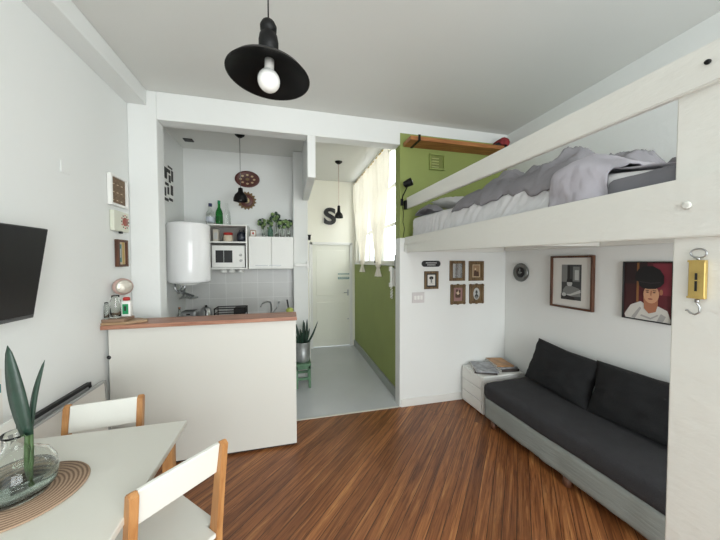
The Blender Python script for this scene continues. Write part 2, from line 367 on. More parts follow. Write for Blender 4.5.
# ------------------------------------------------------------------ loft bed timber
loft = thing('loft_bed', 'white painted timber loft bed platform with post, guard rail and beams', 'loft bed', (1.17, .56, 0))
def lp(mb, name, label=None):
    o = mb.build(name, None, origin=(1.17, .56, 0)); o.parent = loft; o.location = (0, 0, 0)
    if label: o['label'] = label
    return o
def sheared(mb, y0, y1, zb0, zt0, zb1, zt1, xa, xb, mt, dx=.04):
    vs = [(xa, y0, zb0), (xb, y0, zb0), (xb + dx, y1, zb1), (xa + dx, y1, zb1), (xa, y0, zt0), (xb, y0, zt0), (xb + dx, y1, zt1), (xa + dx, y1, zt1)]
    fs = [(0, 3, 2, 1), (4, 5, 6, 7), (0, 1, 5, 4), (1, 2, 6, 5), (2, 3, 7, 6), (3, 0, 4, 7)]
    vv, ff = mb.add(vs, fs, mt)
    r = bmesh.ops.bevel(mb.bm, geom=list({e for f in ff for e in f.edges}), offset=.004, segments=2, affect='EDGES')
m = MB(); m.box((1.17, .46, 0), (1.30, .628, 2.165), LOFTW, .004); lp(m, 'post')
m = MB(); sheared(m, .2, YW, 1.616, 1.797, 1.648, 1.806, 1.140, 1.168, LOFTW)
for (y, z, r) in ((.585, 1.715, .012),): m.lathe([(r, 0), (r * .9, .004), (r * .5, .005)], LOFTW, M=Matrix.Translation((1.142, y, z)) @ Matrix.Rotation(-PI / 2, 4, 'Y'), n=20)
lp(m, 'side_beam')
m = MB(); sheared(m, .2, YW - .03, 2.04, 2.155, 2.10, 2.215, 1.142, 1.168, LOFTW, .045); lp(m, 'guard_rail')
m = MB(); m.lathe([(.007, 0), (.006, .006), (0, .007)], BLACK, M=Matrix.Translation((1.144, .551, 2.108)) @ Matrix.Rotation(-PI / 2, 4, 'Y'), n=12); lp(m, 'bolt')
m = MB(); m.box((1.165, YW - .045, 2.095), (1.188, YW - .002, 2.185), BLACK, .004); lp(m, 'rail_bracket', 'black bracket holding the rail to the green wall')
m = MB()
y = .3
while y < YW - .05:
    m.box((1.17, y, 1.725), (2.43, min(y + .196, YW - .003), 1.745), LOFTW, .002); y += .2
lp(m, 'platform_boards')
m = MB(); m.box((2.385, .3, 1.668), (2.432, YW - .05, 1.724), LOFTW, .003); lp(m, 'wall_ledger')
m = MB(); m.box((1.17, YW - .045, 1.655), (2.38, YW - .003, 1.724), LOFTW, .003); lp(m, 'wall_ledger')
m = MB(); m.box((1.17, .66, 1.668), (2.38, .71, 1.724), LOFTW, .003); lp(m, 'cross_joist')
m = MB(); m.box((1.17, 1.72, 1.668), (2.38, 1.77, 1.724), LOFTW, .003); lp(m, 'cross_joist')

# ------------------------------------------------------------------ soft goods helpers
def fbm(x, y, z, o=4): return noise.fractal(Vector((x, y, z)), 1.0, 2.0, o)
def rounded_block(mb, a, b, r, mt, nx=20, ny=40, nz=8, amp=.004, fr=9.0, seed=0, M=None, sag=None):
    """soft box a..b with rounded edges and wrinkles"""
    a = Vector(a); b = Vector(b); c = (a + b) / 2; hx, hy, hz = (b - a) / 2
    bm2 = bmesh.new(); bmesh.ops.create_cube(bm2, size=2)
    # build by gridding each face
    bm2.free(); vs = {}; V = []; F = []
    def key(i, j, k):
        if (i, j, k) in vs: return vs[(i, j, k)]
        p = Vector((-hx + 2 * hx * i / nx, -hy + 2 * hy * j / ny, -hz + 2 * hz * k / nz))
        q = Vector((max(-hx + r, min(hx - r, p.x)), max(-hy + r, min(hy - r, p.y)), max(-hz + min(r, hz), min(hz - min(r, hz), p.z))))
        d = p - q
        if d.length > 1e-6: p = q + d.normalized() * r
        n_ = d.normalized() if d.length > 1e-6 else Vector((0, 0, 0))
        w = c + p
        w += n_ * amp * fbm(w.x * fr + seed, w.y * fr, w.z * fr * .5)
        if sag: w = sag(w)
        vs[(i, j, k)] = len(V); V.append(w); return vs[(i, j, k)]
    for k in (0, nz):
        for i in range(nx):
            for j in range(ny):
                q = [key(i, j, k), key(i + 1, j, k), key(i + 1, j + 1, k), key(i, j + 1, k)]; F.append(q if k else q[::-1])
    for i in (0, nx):
        for j in range(ny):
            for k in range(nz):
                q = [key(i, j, k), key(i, j + 1, k), key(i, j + 1, k + 1), key(i, j, k + 1)]; F.append(q if i else q[::-1])
    for j in (0, ny):
        for i in range(nx):
            for k in range(nz):
                q = [key(i, j, k), key(i + 1, j, k), key(i + 1, j, k + 1), key(i, j, k + 1)]; F.append(q[::-1] if j else q)
    vv, ff = mb.add(V, F, mt, M, True); bmesh.ops.recalc_face_normals(mb.bm, faces=ff)
    return mb
def cushion(w, h, t, mt, seed=0, amp=.012):
    """pillow in the local XZ plane, thickness along Y, base at z=0"""
    mb = MB(); n = 26; V = []; F = []
    for s_ in (-1, 1):
        for j in range(n + 1):
            for i in range(n + 1):
                u = -1 + 2 * i / n; v = -1 + 2 * j / n
                pin = 1 - .04 * (abs(u) ** 3) * (1 - abs(v)) * 1.5; pin2 = 1 - .05 * (abs(v) ** 3) * (1 - abs(u)) * 1.5
                f = max(0, (1 - abs(u) ** 2.6)) ** .5 * max(0, (1 - abs(v) ** 2.6)) ** .5
                y = s_ * t / 2 * f
                k = fbm(u * 2 + seed, v * 2, s_ * 3.0) * amp * (f ** .5)
                V.append((u * w / 2 * pin * (1 - .03 * (1 - abs(v))), y + k, h / 2 + v * h / 2 * pin2))
    N = (n + 1) ** 2
    for s_ in range(2):
        for j in range(n):
            for i in range(n):
                a = s_ * N + j * (n + 1) + i; q = (a, a + 1, a + n + 2, a + n + 1); F.append(q if s_ == 0 else q[::-1])
    mb.add(V, F, mt, None, True); bmesh.ops.remove_doubles(mb.bm, verts=mb.bm.verts, dist=1e-5)
    bmesh.ops.recalc_face_normals(mb.bm, faces=mb.bm.faces)
    return mb

# mattress up on the loft
def mz(y): return 1.945 + (y - 1.07) * .036 if y > 1.07 else 1.945 - (1.07 - y) * .2
def wr(w):
    w = w.copy(); f0 = (w.z - 1.746) / (1.985 - 1.746)
    w.z = 1.746 + f0 * (mz(w.y) - 1.746)
    if w.x < 1.3:
        f = min(1, max(0, f0 / .15)) * min(1, max(0, (1 - f0) / .2))
        ang = (w.y + (w.z - 1.75) * (1.1 + .9 * fbm(w.y * 1.3, 0, 2)) + .09 * fbm(w.y * 2, w.z * 3, 0)) * 36
        k = (abs(math.sin(ang)) - .5) * 1.0 + .6 * fbm(w.y * 14 + w.z * 6, w.z * 6, 3)
        w.x -= .010 * f * k * (0.3 + .9 * min(1, max(0, fbm(w.y * 1.8, w.z, 9) + .6)))
    return w
m = MB(); rounded_block(m, (1.215, .70, 1.746), (2.41, 2.70, 1.985), .055, SHEET, 20, 260, 16, .004, 8, sag=wr)
tag(m.build('mattress', origin=(1.8, 1.7, 1.746)), 'loft bed mattress in a wrinkled white fitted sheet', 'mattress')
# duvet heaped on it: crumpled cloth with sharp folds
def ridge(x, y, s_): return (1 - abs(fbm(x, y, s_, 3))) ** 2
def duv(u, v):
    y = 1.02 + (.92 + .28 * min(1, u * 1.4)) * v; x = 1.222 + 1.15 * u
    y += .03 * fbm(x * 3, y * 2, 8) * (1 - abs(2 * v - 1)) + (.05 * fbm(x * 4, 3, 1) * v)
    env = min(1, u * 6) ** .7
    endf = min(1, max(0, 1 - v) * 5) ** .6 * min(1, v * 6 + .3)
    hump = .07 + .075 * math.exp(-((y - 1.42) / .34) ** 2) + .07 * u
    r1 = ridge(x * 2.2 + y * 1.6, y * 3.0 - x * 1.5, 1.2); r2 = ridge(x * 5 + y * 2, y * 5 - x * 3, 4.2); r3 = ridge(x * 11, y * 9 + x * 4, 2.2)
    z = mz(y) + .016 + env * endf * hump * (.35 + .65 * r1) + (.25 + .75 * env) * endf * (.05 * r2 + .010 * r3)
    x += .02 * (r2 - .5) * (1 - u) - .02 * (1 - env) * (.4 + r1)
    if x < 1.27: z -= .06 * ((1.27 - x) / .06) ** 1.6
    return (x, y, z)
m = MB(); m.grid(duv, 130, 170, DUV)
tag(m.build('duvet', origin=(1.8, 1.7, 1.99), solid=.012), 'rumpled dark grey duvet heaped on the loft mattress', 'duvet')
# lighter sheet folded over the edge, and running flat towards the post
def drape(u, v):
    L = .78 * u
    pinch = 1 - .12 * math.sin(min(1, L / .25) * PI)
    y = .965 + (v - .5) * .27 * pinch + .012 * fbm(L * 6, v * 3, 1)
    wob = .016 * fbm(y * 7, L * 6, 2) + .003 * math.sin(v * 13 + L * 9)
    hz = mz(y) + .045 * math.sin(PI * v) ** .6 + .018
    if L < .14: x = 1.196 - .022 * math.sin(PI * v) + wob; z = hz - .05 - (.14 - L)
    elif L < .22: t = (L - .14) / .08; x = 1.196 - .022 * math.sin(PI * v) * (1 - t) + .055 * (1 - math.cos(t * PI / 2)) + wob * (1 - t); z = hz - .05 + .05 * math.sin(t * PI / 2) + wob * t
    else: x = 1.251 + (L - .22); z = hz + wob + .03 * abs(fbm(x * 4, y * 4, 5))
    return (x, y, max(z, 1.80))
def flat_sheet(u, v):
    x = 1.27 + 1.08 * u; y = .60 + .50 * v
    return (x, y, mz(y) + .012 + .03 * u * 1.5 * (.6 + v) + .012 * abs(fbm(x * 5, y * 6, 3)))
m = MB(); m.grid(drape, 70, 50, DUVL); m.grid(flat_sheet, 40, 24, DUVL)
tag(m.build('top_sheet', origin=(1.8, .9, 1.75), solid=.006), 'mauve grey sheet folded over the loft mattress edge beside the duvet', 'bed sheet')
m = cushion(.60, .36, .13, SHEET, 3, .02)
o = tag(m.build('pillow'), 'white pillow at the green wall end of the loft mattress', 'pillow'); o.location = (1.72, 2.30, 2.085); o.rotation_euler = (math.radians(-80), 0, math.radians(6))
def gs(u, v):
    y = 2.28 + .36 * v; x = 1.228 + .13 * u
    b_ = (max(0, math.sin(PI * v)) ** .5) * (math.sin(PI * min(1, u * .9 + .1)) ** .6)
    z = mz(y) + .008 + .06 * b_ + .03 * b_ * ridge(x * 9, y * 8, 3); return (x, y, z)
m = MB(); m.grid(gs, 30, 60, DUV)
tag(m.build('throw', origin=(1.28, 2.5, 1.99), solid=.008), 'dark grey cloth crumpled on the loft mattress corner next to the white pillow', 'blanket')
# lower flat grey bedding near the post
m = MB(); rounded_block(m, (1.185, .42, 1.747), (1.262, .845, 1.862), .025, DUVD, 8, 20, 8, .004, 7)
tag(m.build('folded_blanket', origin=(1.22, .6, 1.747)), 'dark grey folded blanket tucked between the mattress and side beam by the post', 'blanket')

# clip lamp on the green wall
t = thing('clip_lamp', 'small black reading spotlight clipped beside the loft bed on the green wall', 'lamp', (1.145, YW, 2.295))
T0 = Matrix.Translation((0, 0, 0))
Mh = Matrix.Translation((.03, -.12, .05)) @ Matrix.Rotation(math.radians(65), 4, 'Y') @ Matrix.Rotation(math.radians(20), 4, 'X')
m = MB(); m.lathe([(.012, -.06), (.03, -.05), (.036, -.01), (.04, .03), (.037, .03), (.03, -.01)], BLACK, M=Mh); m.build('lamp_shade', t)
m = MB(); m.sphere((0, 0, .015), .026, BULB, Mh); m.build('bulb', t)
m = MB(); m.tube([(.02, -.11, .02), (0.005, -.08, -.03), (0.0, -.04, -.06), (0.0, -.012, -.10)], .006, BLACK); m.box((-.015, -.014, -.16), (.015, -.002, -.09), BLACK, .003); m.build('arm', t)
m = MB(); m.tube([(0, -.008, -.15), (.02, -.008, -.24), (.012, -.008, -.33), (.03, -.008, -.40), (.015, -.008, -.49)], .003, BLACK, n=6); m.build('cord', t)

t = thing('wall_vent', 'green painted square air vent high on the green wall', 'vent', (1.545, YW, 2.53))
VG = mat('vent_recess_shade_green', (116, 124, 62), .6)  # wall green darkened: shade of the vent recess put into the back plate colour
m = MB(); m.box((-.09, -.026, 0), (-.075, -.001, .17), GREEN, .002); m.box((.075, -.026, 0), (.09, -.001, .17), GREEN, .002); m.box((-.075, -.026, .155), (.075, -.001, .17), GREEN, .002); m.box((-.075, -.03, 0), (.075, -.001, .015), GREEN, .002); m.build('frame', t)
m = MB(); m.box((-.075, -.004, .015), (.075, -.001, .155), VG)
for k in range(4): m.box((-.06, -.016, .028 + .03 * k), (.02, -.004, .036 + .03 * k), mat('pale_vent_slat', (176, 182, 122), .5), M=None)
m.build('louvres', t)

# shelf above with its bracket and a cap on it
t = thing('wall_shelf', 'varnished wooden board shelf high on the green wall above the loft', 'shelf', (1.17, YW, 2.745))
m = MB(); m.box((-.01, -.19, 0), (1.25, -.004, .038), SHELFW, .002); m.build('board', t)
for x in (.08, 1.08):
    m = MB(); m.box((x - .012, -.205, -.006), (x + .012, -.004, -.001), BLACK); m.box((x - .012, -.2, -.006), (x + .012, -.193, .052), BLACK); m.box((x - .012, -.007, -.006), (x + .012, -.001, .10), BLACK); m.build('bracket', t)
m = MB(); Mx = Matrix.Translation((2.28, 2.68, 2.79)) @ Matrix.Rotation(math.radians(35), 4, 'Y')
PLAID = mat('red_black_plaid', (130, 40, 44), 0.85, var=.5, vscale=18)
m.prism([(-.06, 0.02), (.02, 0.0), (.07, .05), (.05, .10), (-.02, .11), (-.07, .07)], 'y', -.06, .06, PLAID, Matrix.Translation((2.27, 2.68, 2.784)), bev=.01)
m.prism([(-.13, 0.004), (-.03, 0.004), (-.03, .06), (-.09, .045)], 'y', -.05, .05, BLACKM, Matrix.Translation((2.27, 2.68, 2.784)), bev=.008)
tag(m.build('plaid_hat', origin=(2.27, 2.68, 2.784)), 'red and black cloth hat on the right end of the high wall shelf', 'hat')

# ------------------------------------------------------------------ pictures
def picture(name, label, cx, z0, z1, wd, fr_w, fr_m, dep, mats, wall, art, group=None, carve=False, part='frame', rot_extra=0, off=.002):
    """wall: 'back' (facing -Y), 'right', 'left' ; cx is the centre along the wall"""
    h = z1 - z0
    loc, rz = {'back': ((cx, YW - off, z0), 0), 'right': ((XR - off, cx, z0), -PI / 2), 'left': ((XL + off, cx, z0), PI / 2)}[wall]
    t = thing(name, label, 'picture', loc, rz, group)
    m = MB(); a = wd / 2
    m.box((-a, -dep, 0), (-a + fr_w, 0, h), fr_m, .003); m.box((a - fr_w, -dep, 0), (a, 0, h), fr_m, .003)
    m.box((-a + fr_w, -dep, 0), (a - fr_w, 0, fr_w), fr_m, .003); m.box((-a + fr_w, -dep, h - fr_w), (a - fr_w, 0, h), fr_m, .003)
    if carve:
        for sx in (-1, 1):
            for zz in (0.012, h - .012): m.sphere((sx * (a - .014), -dep * .6, zz), .018, fr_m, n=10)
        for zz in (0, h): m.sphere((0, -dep * .5, zz), .009, fr_m, n=10, sc=(2.2, 1, 1))
    m.build('frame', t)
    m = MB(); iw = a - fr_w; y = -dep * .45
    m.box((-iw, y, fr_w), (iw, -.001, h - fr_w), mats[0])
    for k, (pts, mt) in enumerate(art):
        m.flat([(p[0] * iw * 2 - iw, fr_w + p[1] * (h - 2 * fr_w)) for p in pts], y - .0006 * (k + 1), mt)
    m.build('print', t)
    return t
ph = lambda n, c: mat(n, c, .6)
SEPIA = ph('sepia_print', (150, 122, 92)); SEPD = ph('dark_sepia', (78, 54, 40)); SEPL = ph('light_sepia', (206, 186, 158)); GRD = ph('grey_dark_print', (62, 64, 64)); GRM = ph('grey_mid_print', (122, 124, 122)); GRL = ph('grey_light_print', (184, 186, 184)); VIOLET = ph('dusky_pink_print', (150, 116, 112)); MIRR = mat('mirror_glass', (205, 208, 210), .08, .9); MATB = ph('mat_board', (214, 212, 206))
def small_person(cx, cz, s, mt1, mt2):
    return [(ell(cx, cz + .17 * s, .075 * s, .085 * s, 14), mt2), ([(cx - .16 * s, cz - .3 * s), (cx + .16 * s, cz - .3 * s), (cx + .12 * s, cz + .05 * s), (cx + .04 * s, cz + .1 * s), (cx - .04 * s, cz + .1 * s), (cx - .12 * s, cz + .05 * s)], mt1)]
picture('framed_print', 'small brown framed print with black mat under the oval plaque', 1.486, 1.255, 1.447, .165, .024, BROWNF, .018, [DARKP], 'back',
        [(rect(.12, .1, .88, .9), MATB), (ell(.5, .66, .22, .13, 14), DARKP), (rect(.42, .3, .58, .6), GRM), (rect(.3, .2, .7, .26), GRL)])
picture('framed_mirror', 'brown framed little mirror, upper left of the group of four', 1.80, 1.338, 1.56, .185, .032, BROWNF, .022, [MIRR], 'back', [])
picture('framed_photo', 'brown framed sepia photo of two figures, upper right of the group of four', 2.040, 1.334, 1.556, .185, .03, BROWNF, .022, [BROWNF], 'back',
        [(rect(.12, .06, .88, .94), SEPL), (rect(.17, .1, .83, .9), SEPIA)] + small_person(.4, .45, 1.0, SEPD, SEPL) + small_person(.62, .38, .9, SEPD, SEPIA))
picture('framed_photo', 'ornate brown framed dusky pink photo, lower left of the group of four', 1.810, 1.08, 1.295, .18, .034, BROWNF, .022, [VIOLET], 'back',
        [(ell(.5, .42, .3, .3, 16), SEPD), (ell(.5, .62, .17, .15, 14), SEPL), (ell(.38, .78, .12, .12, 10), SEPD), (ell(.68, .72, .12, .12, 10), SEPD), (rect(.25, .05, .75, .25), VIOLET)], carve=True)
picture('framed_photo', 'ornate brown frame with an oval portrait photo, lower right of the group of four', 2.046, 1.08, 1.295, .18, .03, BROWNF, .022, [BROWNF], 'back',
        [(ell(.5, .5, .34, .44, 24), GRL), (ell(.5, .62, .12, .14, 14), GRD), ([(.28, .25), (.72, .25), (.66, .42), (.5, .5), (.34, .42)], GRD), (ell(.5, .22, .16, .1, 12), GRM)], carve=True)
# oval plaque
m = MB(); pts = ell(-.078, .0325, .032, .0325, 12, PI / 2, 3 * PI / 2) + ell(.078, .0325, .032, .0325, 12, -PI / 2, PI / 2)
m.prism(pts, 'y', -.01, 0, BLACKM)
for (zz, ww) in ((.042, .065), (.020, .048)):
    x = -ww
    while x < ww:
        w_ = random.uniform(.006, .011); m.box((x, -.0112, zz - .006), (min(x + w_, ww), -.0098, zz + .006), GRL); x += w_ + .0025
tag(m.build('oval_plaque', loc=(1.484, YW - .002, 1.495)), 'small black rounded plaque with two lines of white lettering', 'sign')
# light switch
t = thing('light_switch', 'white double light switch plate low on the partition wall left of the frames', 'switch', (1.334, YW - .002, 1.11))
m = MB(); m.box((-.07, -.009, 0), (.07, 0, .112), mat('switch_plastic', (205, 200, 200), .4), .003); m.build('plate', t)
for x in (-.035, .0, .035): m = MB(); m.box((x - .013, -.013, .035), (x + .013, -.009, .078), WHITE, .002); m.build('rocker', t)

# right wall: dark-framed photo and portrait
def quad_blob(*a): return list(a)
picture('framed_photo', 'reddish brown framed black and white photo in a wide white mat above the sofa', 1.985, 1.13, 1.60, .39, .018, DARKW, .03, [MATB], 'right',
        [(rect(.25, .14, .76, .86), GRD), (rect(.25, .50, .40, .86), GRM), (rect(.42, .5, .47, .84), DARKP), (rect(.55, .52, .72, .82), GRM), (rect(.60, .55, .70, .75), GRL),
         (ell(.47, .48, .07, .08, 14), GRL), ([(.39, .5), (.55, .5), (.53, .57), (.41, .57)], DARKP), ([(.27, .2), (.76, .22), (.72, .38), (.55, .42), (.38, .42), (.30, .34)], GRM),
         ([(.42, .2), (.76, .3), (.75, .36), (.5, .26), (.4, .25)], GRL), ([(.25, .14), (.62, .14), (.6, .2), (.38, .24), (.25, .26)], DARKP), (ell(.33, .24, .06, .04, 10), GRL)])
SKIND = ph('shaded_skin_print', (168, 112, 84)); SHIRT = ph('white_shirt_print', (206, 204, 198)); SHIRT2 = ph('shirt_fold_print', (164, 162, 160)); CAPM = ph('black_cap_print', (20, 19, 21)); OCH = ph('ochre_stripe_print', (142, 96, 56)); ROSE = ph('bright_maroon_print', (124, 46, 58)); DARKM = ph('dark_maroon_print', (62, 26, 28)); LIPS = ph('lip_print', (150, 82, 70))
picture('framed_portrait', 'dark thin framed colour portrait of a person in a black cap and white shirt', 1.436, 1.13, 1.548, .29, .008, BLACKM, .022, [MAROON], 'right',
        [(rect(0, 0, .3, 1), DARKM), (rect(0, .62, .5, 1), ph('near_black_print', (44, 26, 28))), (rect(.28, .3, .33, 1), OCH), (rect(.62, .45, 1, .98), ROSE),
         ([(0.05, 0), (.02, .06), (.16, .24), (.38, .32), (.5, .26), (.74, .26), (.92, .2), (1, .02), (.98, 0)], SHIRT),
         ([(.18, .02), (.36, .22), (.4, .20), (.26, 0)], SHIRT2), ([(.72, 0), (.8, .14), (.9, .1), (.84, 0)], SHIRT2), ([(.38, .06), (.6, .02), (.75, .1), (.74, .12), (.6, .05), (.4, .09)], SHIRT2),
         ([(.44, .40), (.46, .2), (.56, .12), (.7, .16), (.74, .28), (.74, .44)], SKIND), (ell(.60, .455, .16, .155, 22), FACE), (ell(.80, .50, .035, .05, 12), SKIND), (ell(.60, .36, .10, .06, 16), FACE),
         ([(.61, .42), (.585, .44), (.595, .52), (.62, .52)], SKIND), (ell(.59, .375, .05, .013, 12), LIPS), (ell(.53, .49, .03, .01, 10), DARKM), (ell(.67, .49, .03, .01, 10), DARKM), (rect(.495, .515, .56, .527), DARKM), (rect(.64, .515, .71, .527), DARKM),
         ([(.27, .68), (.27, .80), (.34, .89), (.46, .94), (.64, .94), (.78, .88), (.86, .78), (.86, .66), (.80, .60)], CAPM), ([(.33, .70), (.36, .60), (.42, .56), (.55, .545), (.70, .555), (.80, .60), (.82, .68)], CAPM),
         ([(.36, .66), (.6, .64), (.80, .66), (.79, .675), (.6, .655), (.37, .675)], ph('cap_highlight_print', (48, 46, 50)))])
# round grey wall clock
t = thing('wall_clock', 'round grey metal wall clock with a dark centre in the corner above the sofa', 'clock', (XR - .002, 2.548, 1.432), -PI / 2)
Mr = Matrix.Rotation(PI / 2, 4, 'X')
m = MB(); m.lathe([(0, 0), (.092, 0), (.10, .012), (.096, .028), (.08, .034), (.062, .026), (.058, .022), (0, .022)], GREYM, M=Mr, n=40); m.build('case', t)
m = MB(); m.lathe([(.056, .0225), (.05, .026), (.0, .026)], BLACKM, M=Mr, n=32); m.build('dial', t)
m = MB(); m.lathe([(.02, .027), (.016, .036), (0, .038)], GREYM, M=Mr, n=24); m.box((-.002, -.03, 0), (.002, -.027, .04), GRL); m.box((0, -.03, -.002), (.026, -.027, .002), GRL); m.build('hands', t)
# blank socket plate on left wall
m = MB(); m.box((-.038, -.005, 0), (.038, 0, .066), WALL, .002); tag(m.build('blank_cover', loc=(XL + .001, 2.091, 2.083), rotz=PI / 2), 'blank white cover plate on the left wall above the television', 'cover plate')

# left wall pieces
WEAV = mat('brown_woven_print', (118, 98, 78), .8, var=.3, vscale=60)
picture('framed_print', 'white box framed brown patterned print, topmost on the left wall by the pillar', 2.605, 1.98, 2.214, .23, .018, WHITE, .028, [WEAV], 'left',
        [(rect(.1 + .27 * (k % 3), .12 + .3 * (k // 3), .22 + .27 * (k % 3), .15 + .3 * (k // 3)), SEPL) for k in range(9)], off=.003)
t = thing('wall_timer', 'small white wall box with a round red dial between two frames', 'timer', (XL + .002, 2.61, 1.79), PI / 2)
IV = mat('ivory_plastic', (210, 212, 196), .4)
m = MB(); m.box((-.10, -.03, 0), (.10, 0, .155), IV, .006); m.box((-.01, -.03, -.016), (.015, -.01, .002), BLACKM, .002); m.build('case', t)
m = MB(); m.lathe([(.034, .03), (.032, .036), (0, .037)], mat('red_dial', (150, 84, 74), .5), M=Matrix.Translation((.045, 0, .08)) @ Mr, n=24)
for k in range(12): a = k * PI / 6; m.box((.045 + .05 * math.cos(a) - .005, -.0325, .08 + .05 * math.sin(a) - .005), (.045 + .05 * math.cos(a) + .005, -.0295, .08 + .05 * math.sin(a) + .005), RED if k % 2 else SEPD)
m.build('dial', t)
picture('framed_print', 'narrow dark brown framed print, lowest on the left wall by the pillar', 2.63, 1.515, 1.727, .135, .018, DARKW, .028, [SEPL], 'left',
        [(rect(.1, .1, .5, .9), TEAL), (rect(.6, 0, .85, 1), BRASS), (rect(.2, .3, .4, .7), GRL)], off=.003)

# television on its arm
t = thing('television', 'flat black television on a wall arm at the left edge, tilted slightly downwards', 'television', (-1.195, 1.38, 1.285))
t.rotation_euler = (0, math.radians(9.2), 0)
Mt = Matrix.Identity(4)
m = MB(); m.box((-.03, -.36, 0), (0, .315, .43), BLACKM, .004); m.build('casing', t)
m = MB(); m.box((0, -.352, .022), (.0015, .307, .422), SCREEN); m.build('screen', t)
m = MB(); m.box((0, -.352, .003), (.004, .307, .018), mat('grey_bezel', (88, 90, 92), .3, .6), .001); m.build('bezel', t)
m = MB(); m.box((-.055, -.1, .12), (-.03, .1, .32), BLACKM, .004); m.box((-.125, -.03, .19), (-.05, .03, .25), BLACKM, .004); m.build('wall_arm', t)

# spring scale hanging on the post
t = thing('hanging_scale', 'brass spring scale with hook hanging on the white loft post', 'scale', (1.17, .566, 1.44), -PI / 2)
m = MB(); m.box((-.0175, -.016, 0), (.0175, -.002, .113), BRASS, .002); m.box((-.0195, -.0175, .0), (.0195, -.015, .006), BRASS, .001); m.box((-.0195, -.0175, .107), (.0195, -.015, .113), BRASS, .001); m.build('case', t)
m = MB(); m.box((-.0025, -.0175, .022), (.0025, -.0158, .075), BLACKM); m.box((-.007, -.019, .052), (.007, -.0172, .055), BRASS); m.build('scale_slot', t)
m = MB(); m.tube([(.017 * math.cos(a), -.009, .133 + .013 * math.sin(a)) for a in [2 * PI * k / 20 for k in range(20)]], .0022, CHROME, n=8, closed=True); m.tube([(0, -.009, .111), (0, -.009, .121)], .004, CHROME, n=8); m.build('ring', t)
m = MB(); m.tube([(0, -.009, 0), (0, -.009, -.014), (.006, -.009, -.024), (.005, -.009, -.04), (-.004, -.009, -.048), (-.014, -.009, -.044), (-.020, -.009, -.036), (-.024, -.009, -.038)], .0022, CHROME, n=8); m.lathe([(.005, -.012), (.005, -.002)], CHROME, (0, -.009, 0), 10); m.build('hook', t)

# ------------------------------------------------------------------ ceiling pendants
def pendant_cord(t, z0, z1, r=.0028):
    m = MB(); m.tube([(0, 0, z0), (0, 0, z1)], r, BLACK, n=8); m.build('cord', t)
t = thing('pendant_lamp', 'large black shallow dish pendant lamp with a white bulb over the room', 'lamp', (-.072, 1.2, 2.283))
TL = Matrix.Rotation(math.radians(2.5), 4, 'Y')
m = MB(); m.lathe([(.036, .085), (.06, .07), (.10, .048), (.14, .022), (.157, .003), (.160, 0), (.155, .001), (.136, .016), (.096, .041), (.05, .062), (.0, .07)], BLACK, n=56, cap=False, M=TL); m.build('lamp_shade', t)
m = MB(); m.lathe([(.037, .07), (.038, .138), (.034, .160), (.026, .168), (.024, .173), (.031, .180), (.032, .196), (.024, .212), (.012, .222), (.004, .225)], BLACK, n=28); m.build('socket', t)
m = MB(); m.sphere((0, 0, -.014), .043, BULB, n=28, M=TL); m.lathe([(.018, .03), (.018, .068)], WHITE, n=16, M=TL); m.build('bulb', t)
pendant_cord(t, .222, ZC - 2.283 - .02)
m = MB(); m.lathe([(.05, -.03), (.045, 0)], BLACK, (0, 0, ZC - 2.283), 24); m.build('ceiling_rose', t)
def small_pendant(name, label, x, y, zt, zb, s, wire):
    t = thing(name, label, 'lamp', (x, y, zb))
    h = zt - zb
    m = MB(); m.lathe([(.07 * s, 0), (.068 * s, .03 * s), (.055 * s, .065 * s), (.032 * s, .09 * s), (.025 * s, .10 * s), (.022 * s, h * .95), (.006, h), (.004, h), (.018 * s, h * .9), (.028 * s, .088 * s), (.05 * s, .063 * s), (.064 * s, .028 * s), (.066 * s, 0)], BLACK, n=30, cap=False); m.build('lamp_shade', t)
    m = MB(); m.sphere((0, 0, .04 * s), .03 * s, BULB); m.build('bulb', t)
    m = MB(); m.tube([(0, 0, h), (0, 0, ZC - zb - .01)], .003, wire, n=8); m.build('cord', t)
    m = MB(); m.lathe([(.02, -.035), (.05, -.012), (.055, 0)], BLACK, (0, 0, ZC - zb), 24); m.build('ceiling_rose', t)
small_pendant('pendant_lamp', 'small black bell pendant lamp hanging over the kitchen', -.535, 3.5, 2.40, 2.245, 1.1, GREYM)
small_pendant('pendant_lamp', 'small black bell pendant lamp hanging in the hall by the letter', .705, 4.1, 2.37, 2.19, .9, PINKM)
m = MB(); m.box((-.05, -.04, -.012), (.05, .04, 0), BLACKM, .003); tag(m.build('ceiling_box', loc=(-1.146, 3.79, ZC)), 'small black junction cover on the kitchen ceiling', 'cover plate')

# ------------------------------------------------------------------ bar counter
t = thing('bar_counter', 'white panelled breakfast bar with a reddish wooden top', 'counter', (-.62, 2.415, 0))
m = MB(); m.box((-.655, 0, .02), (.668, .19, 1.071), PANEL, .002); m.box((-.64, .02, 0), (.65, .17, .02), BLACKM); m.build('body', t)
m = MB(); m.box((-.677, -.05, 1.072), (.676, .20, 1.101), TOPW, .003); m.build('worktop', t)
m = MB(); m.lathe([(.012, 0), (.014, .012), (.008, .02)], BLACKM, M=Matrix.Translation((-.655, .012, .86)) @ Matrix.Rotation(PI / 2, 4, 'X'), n=14); m.build('knob', t)

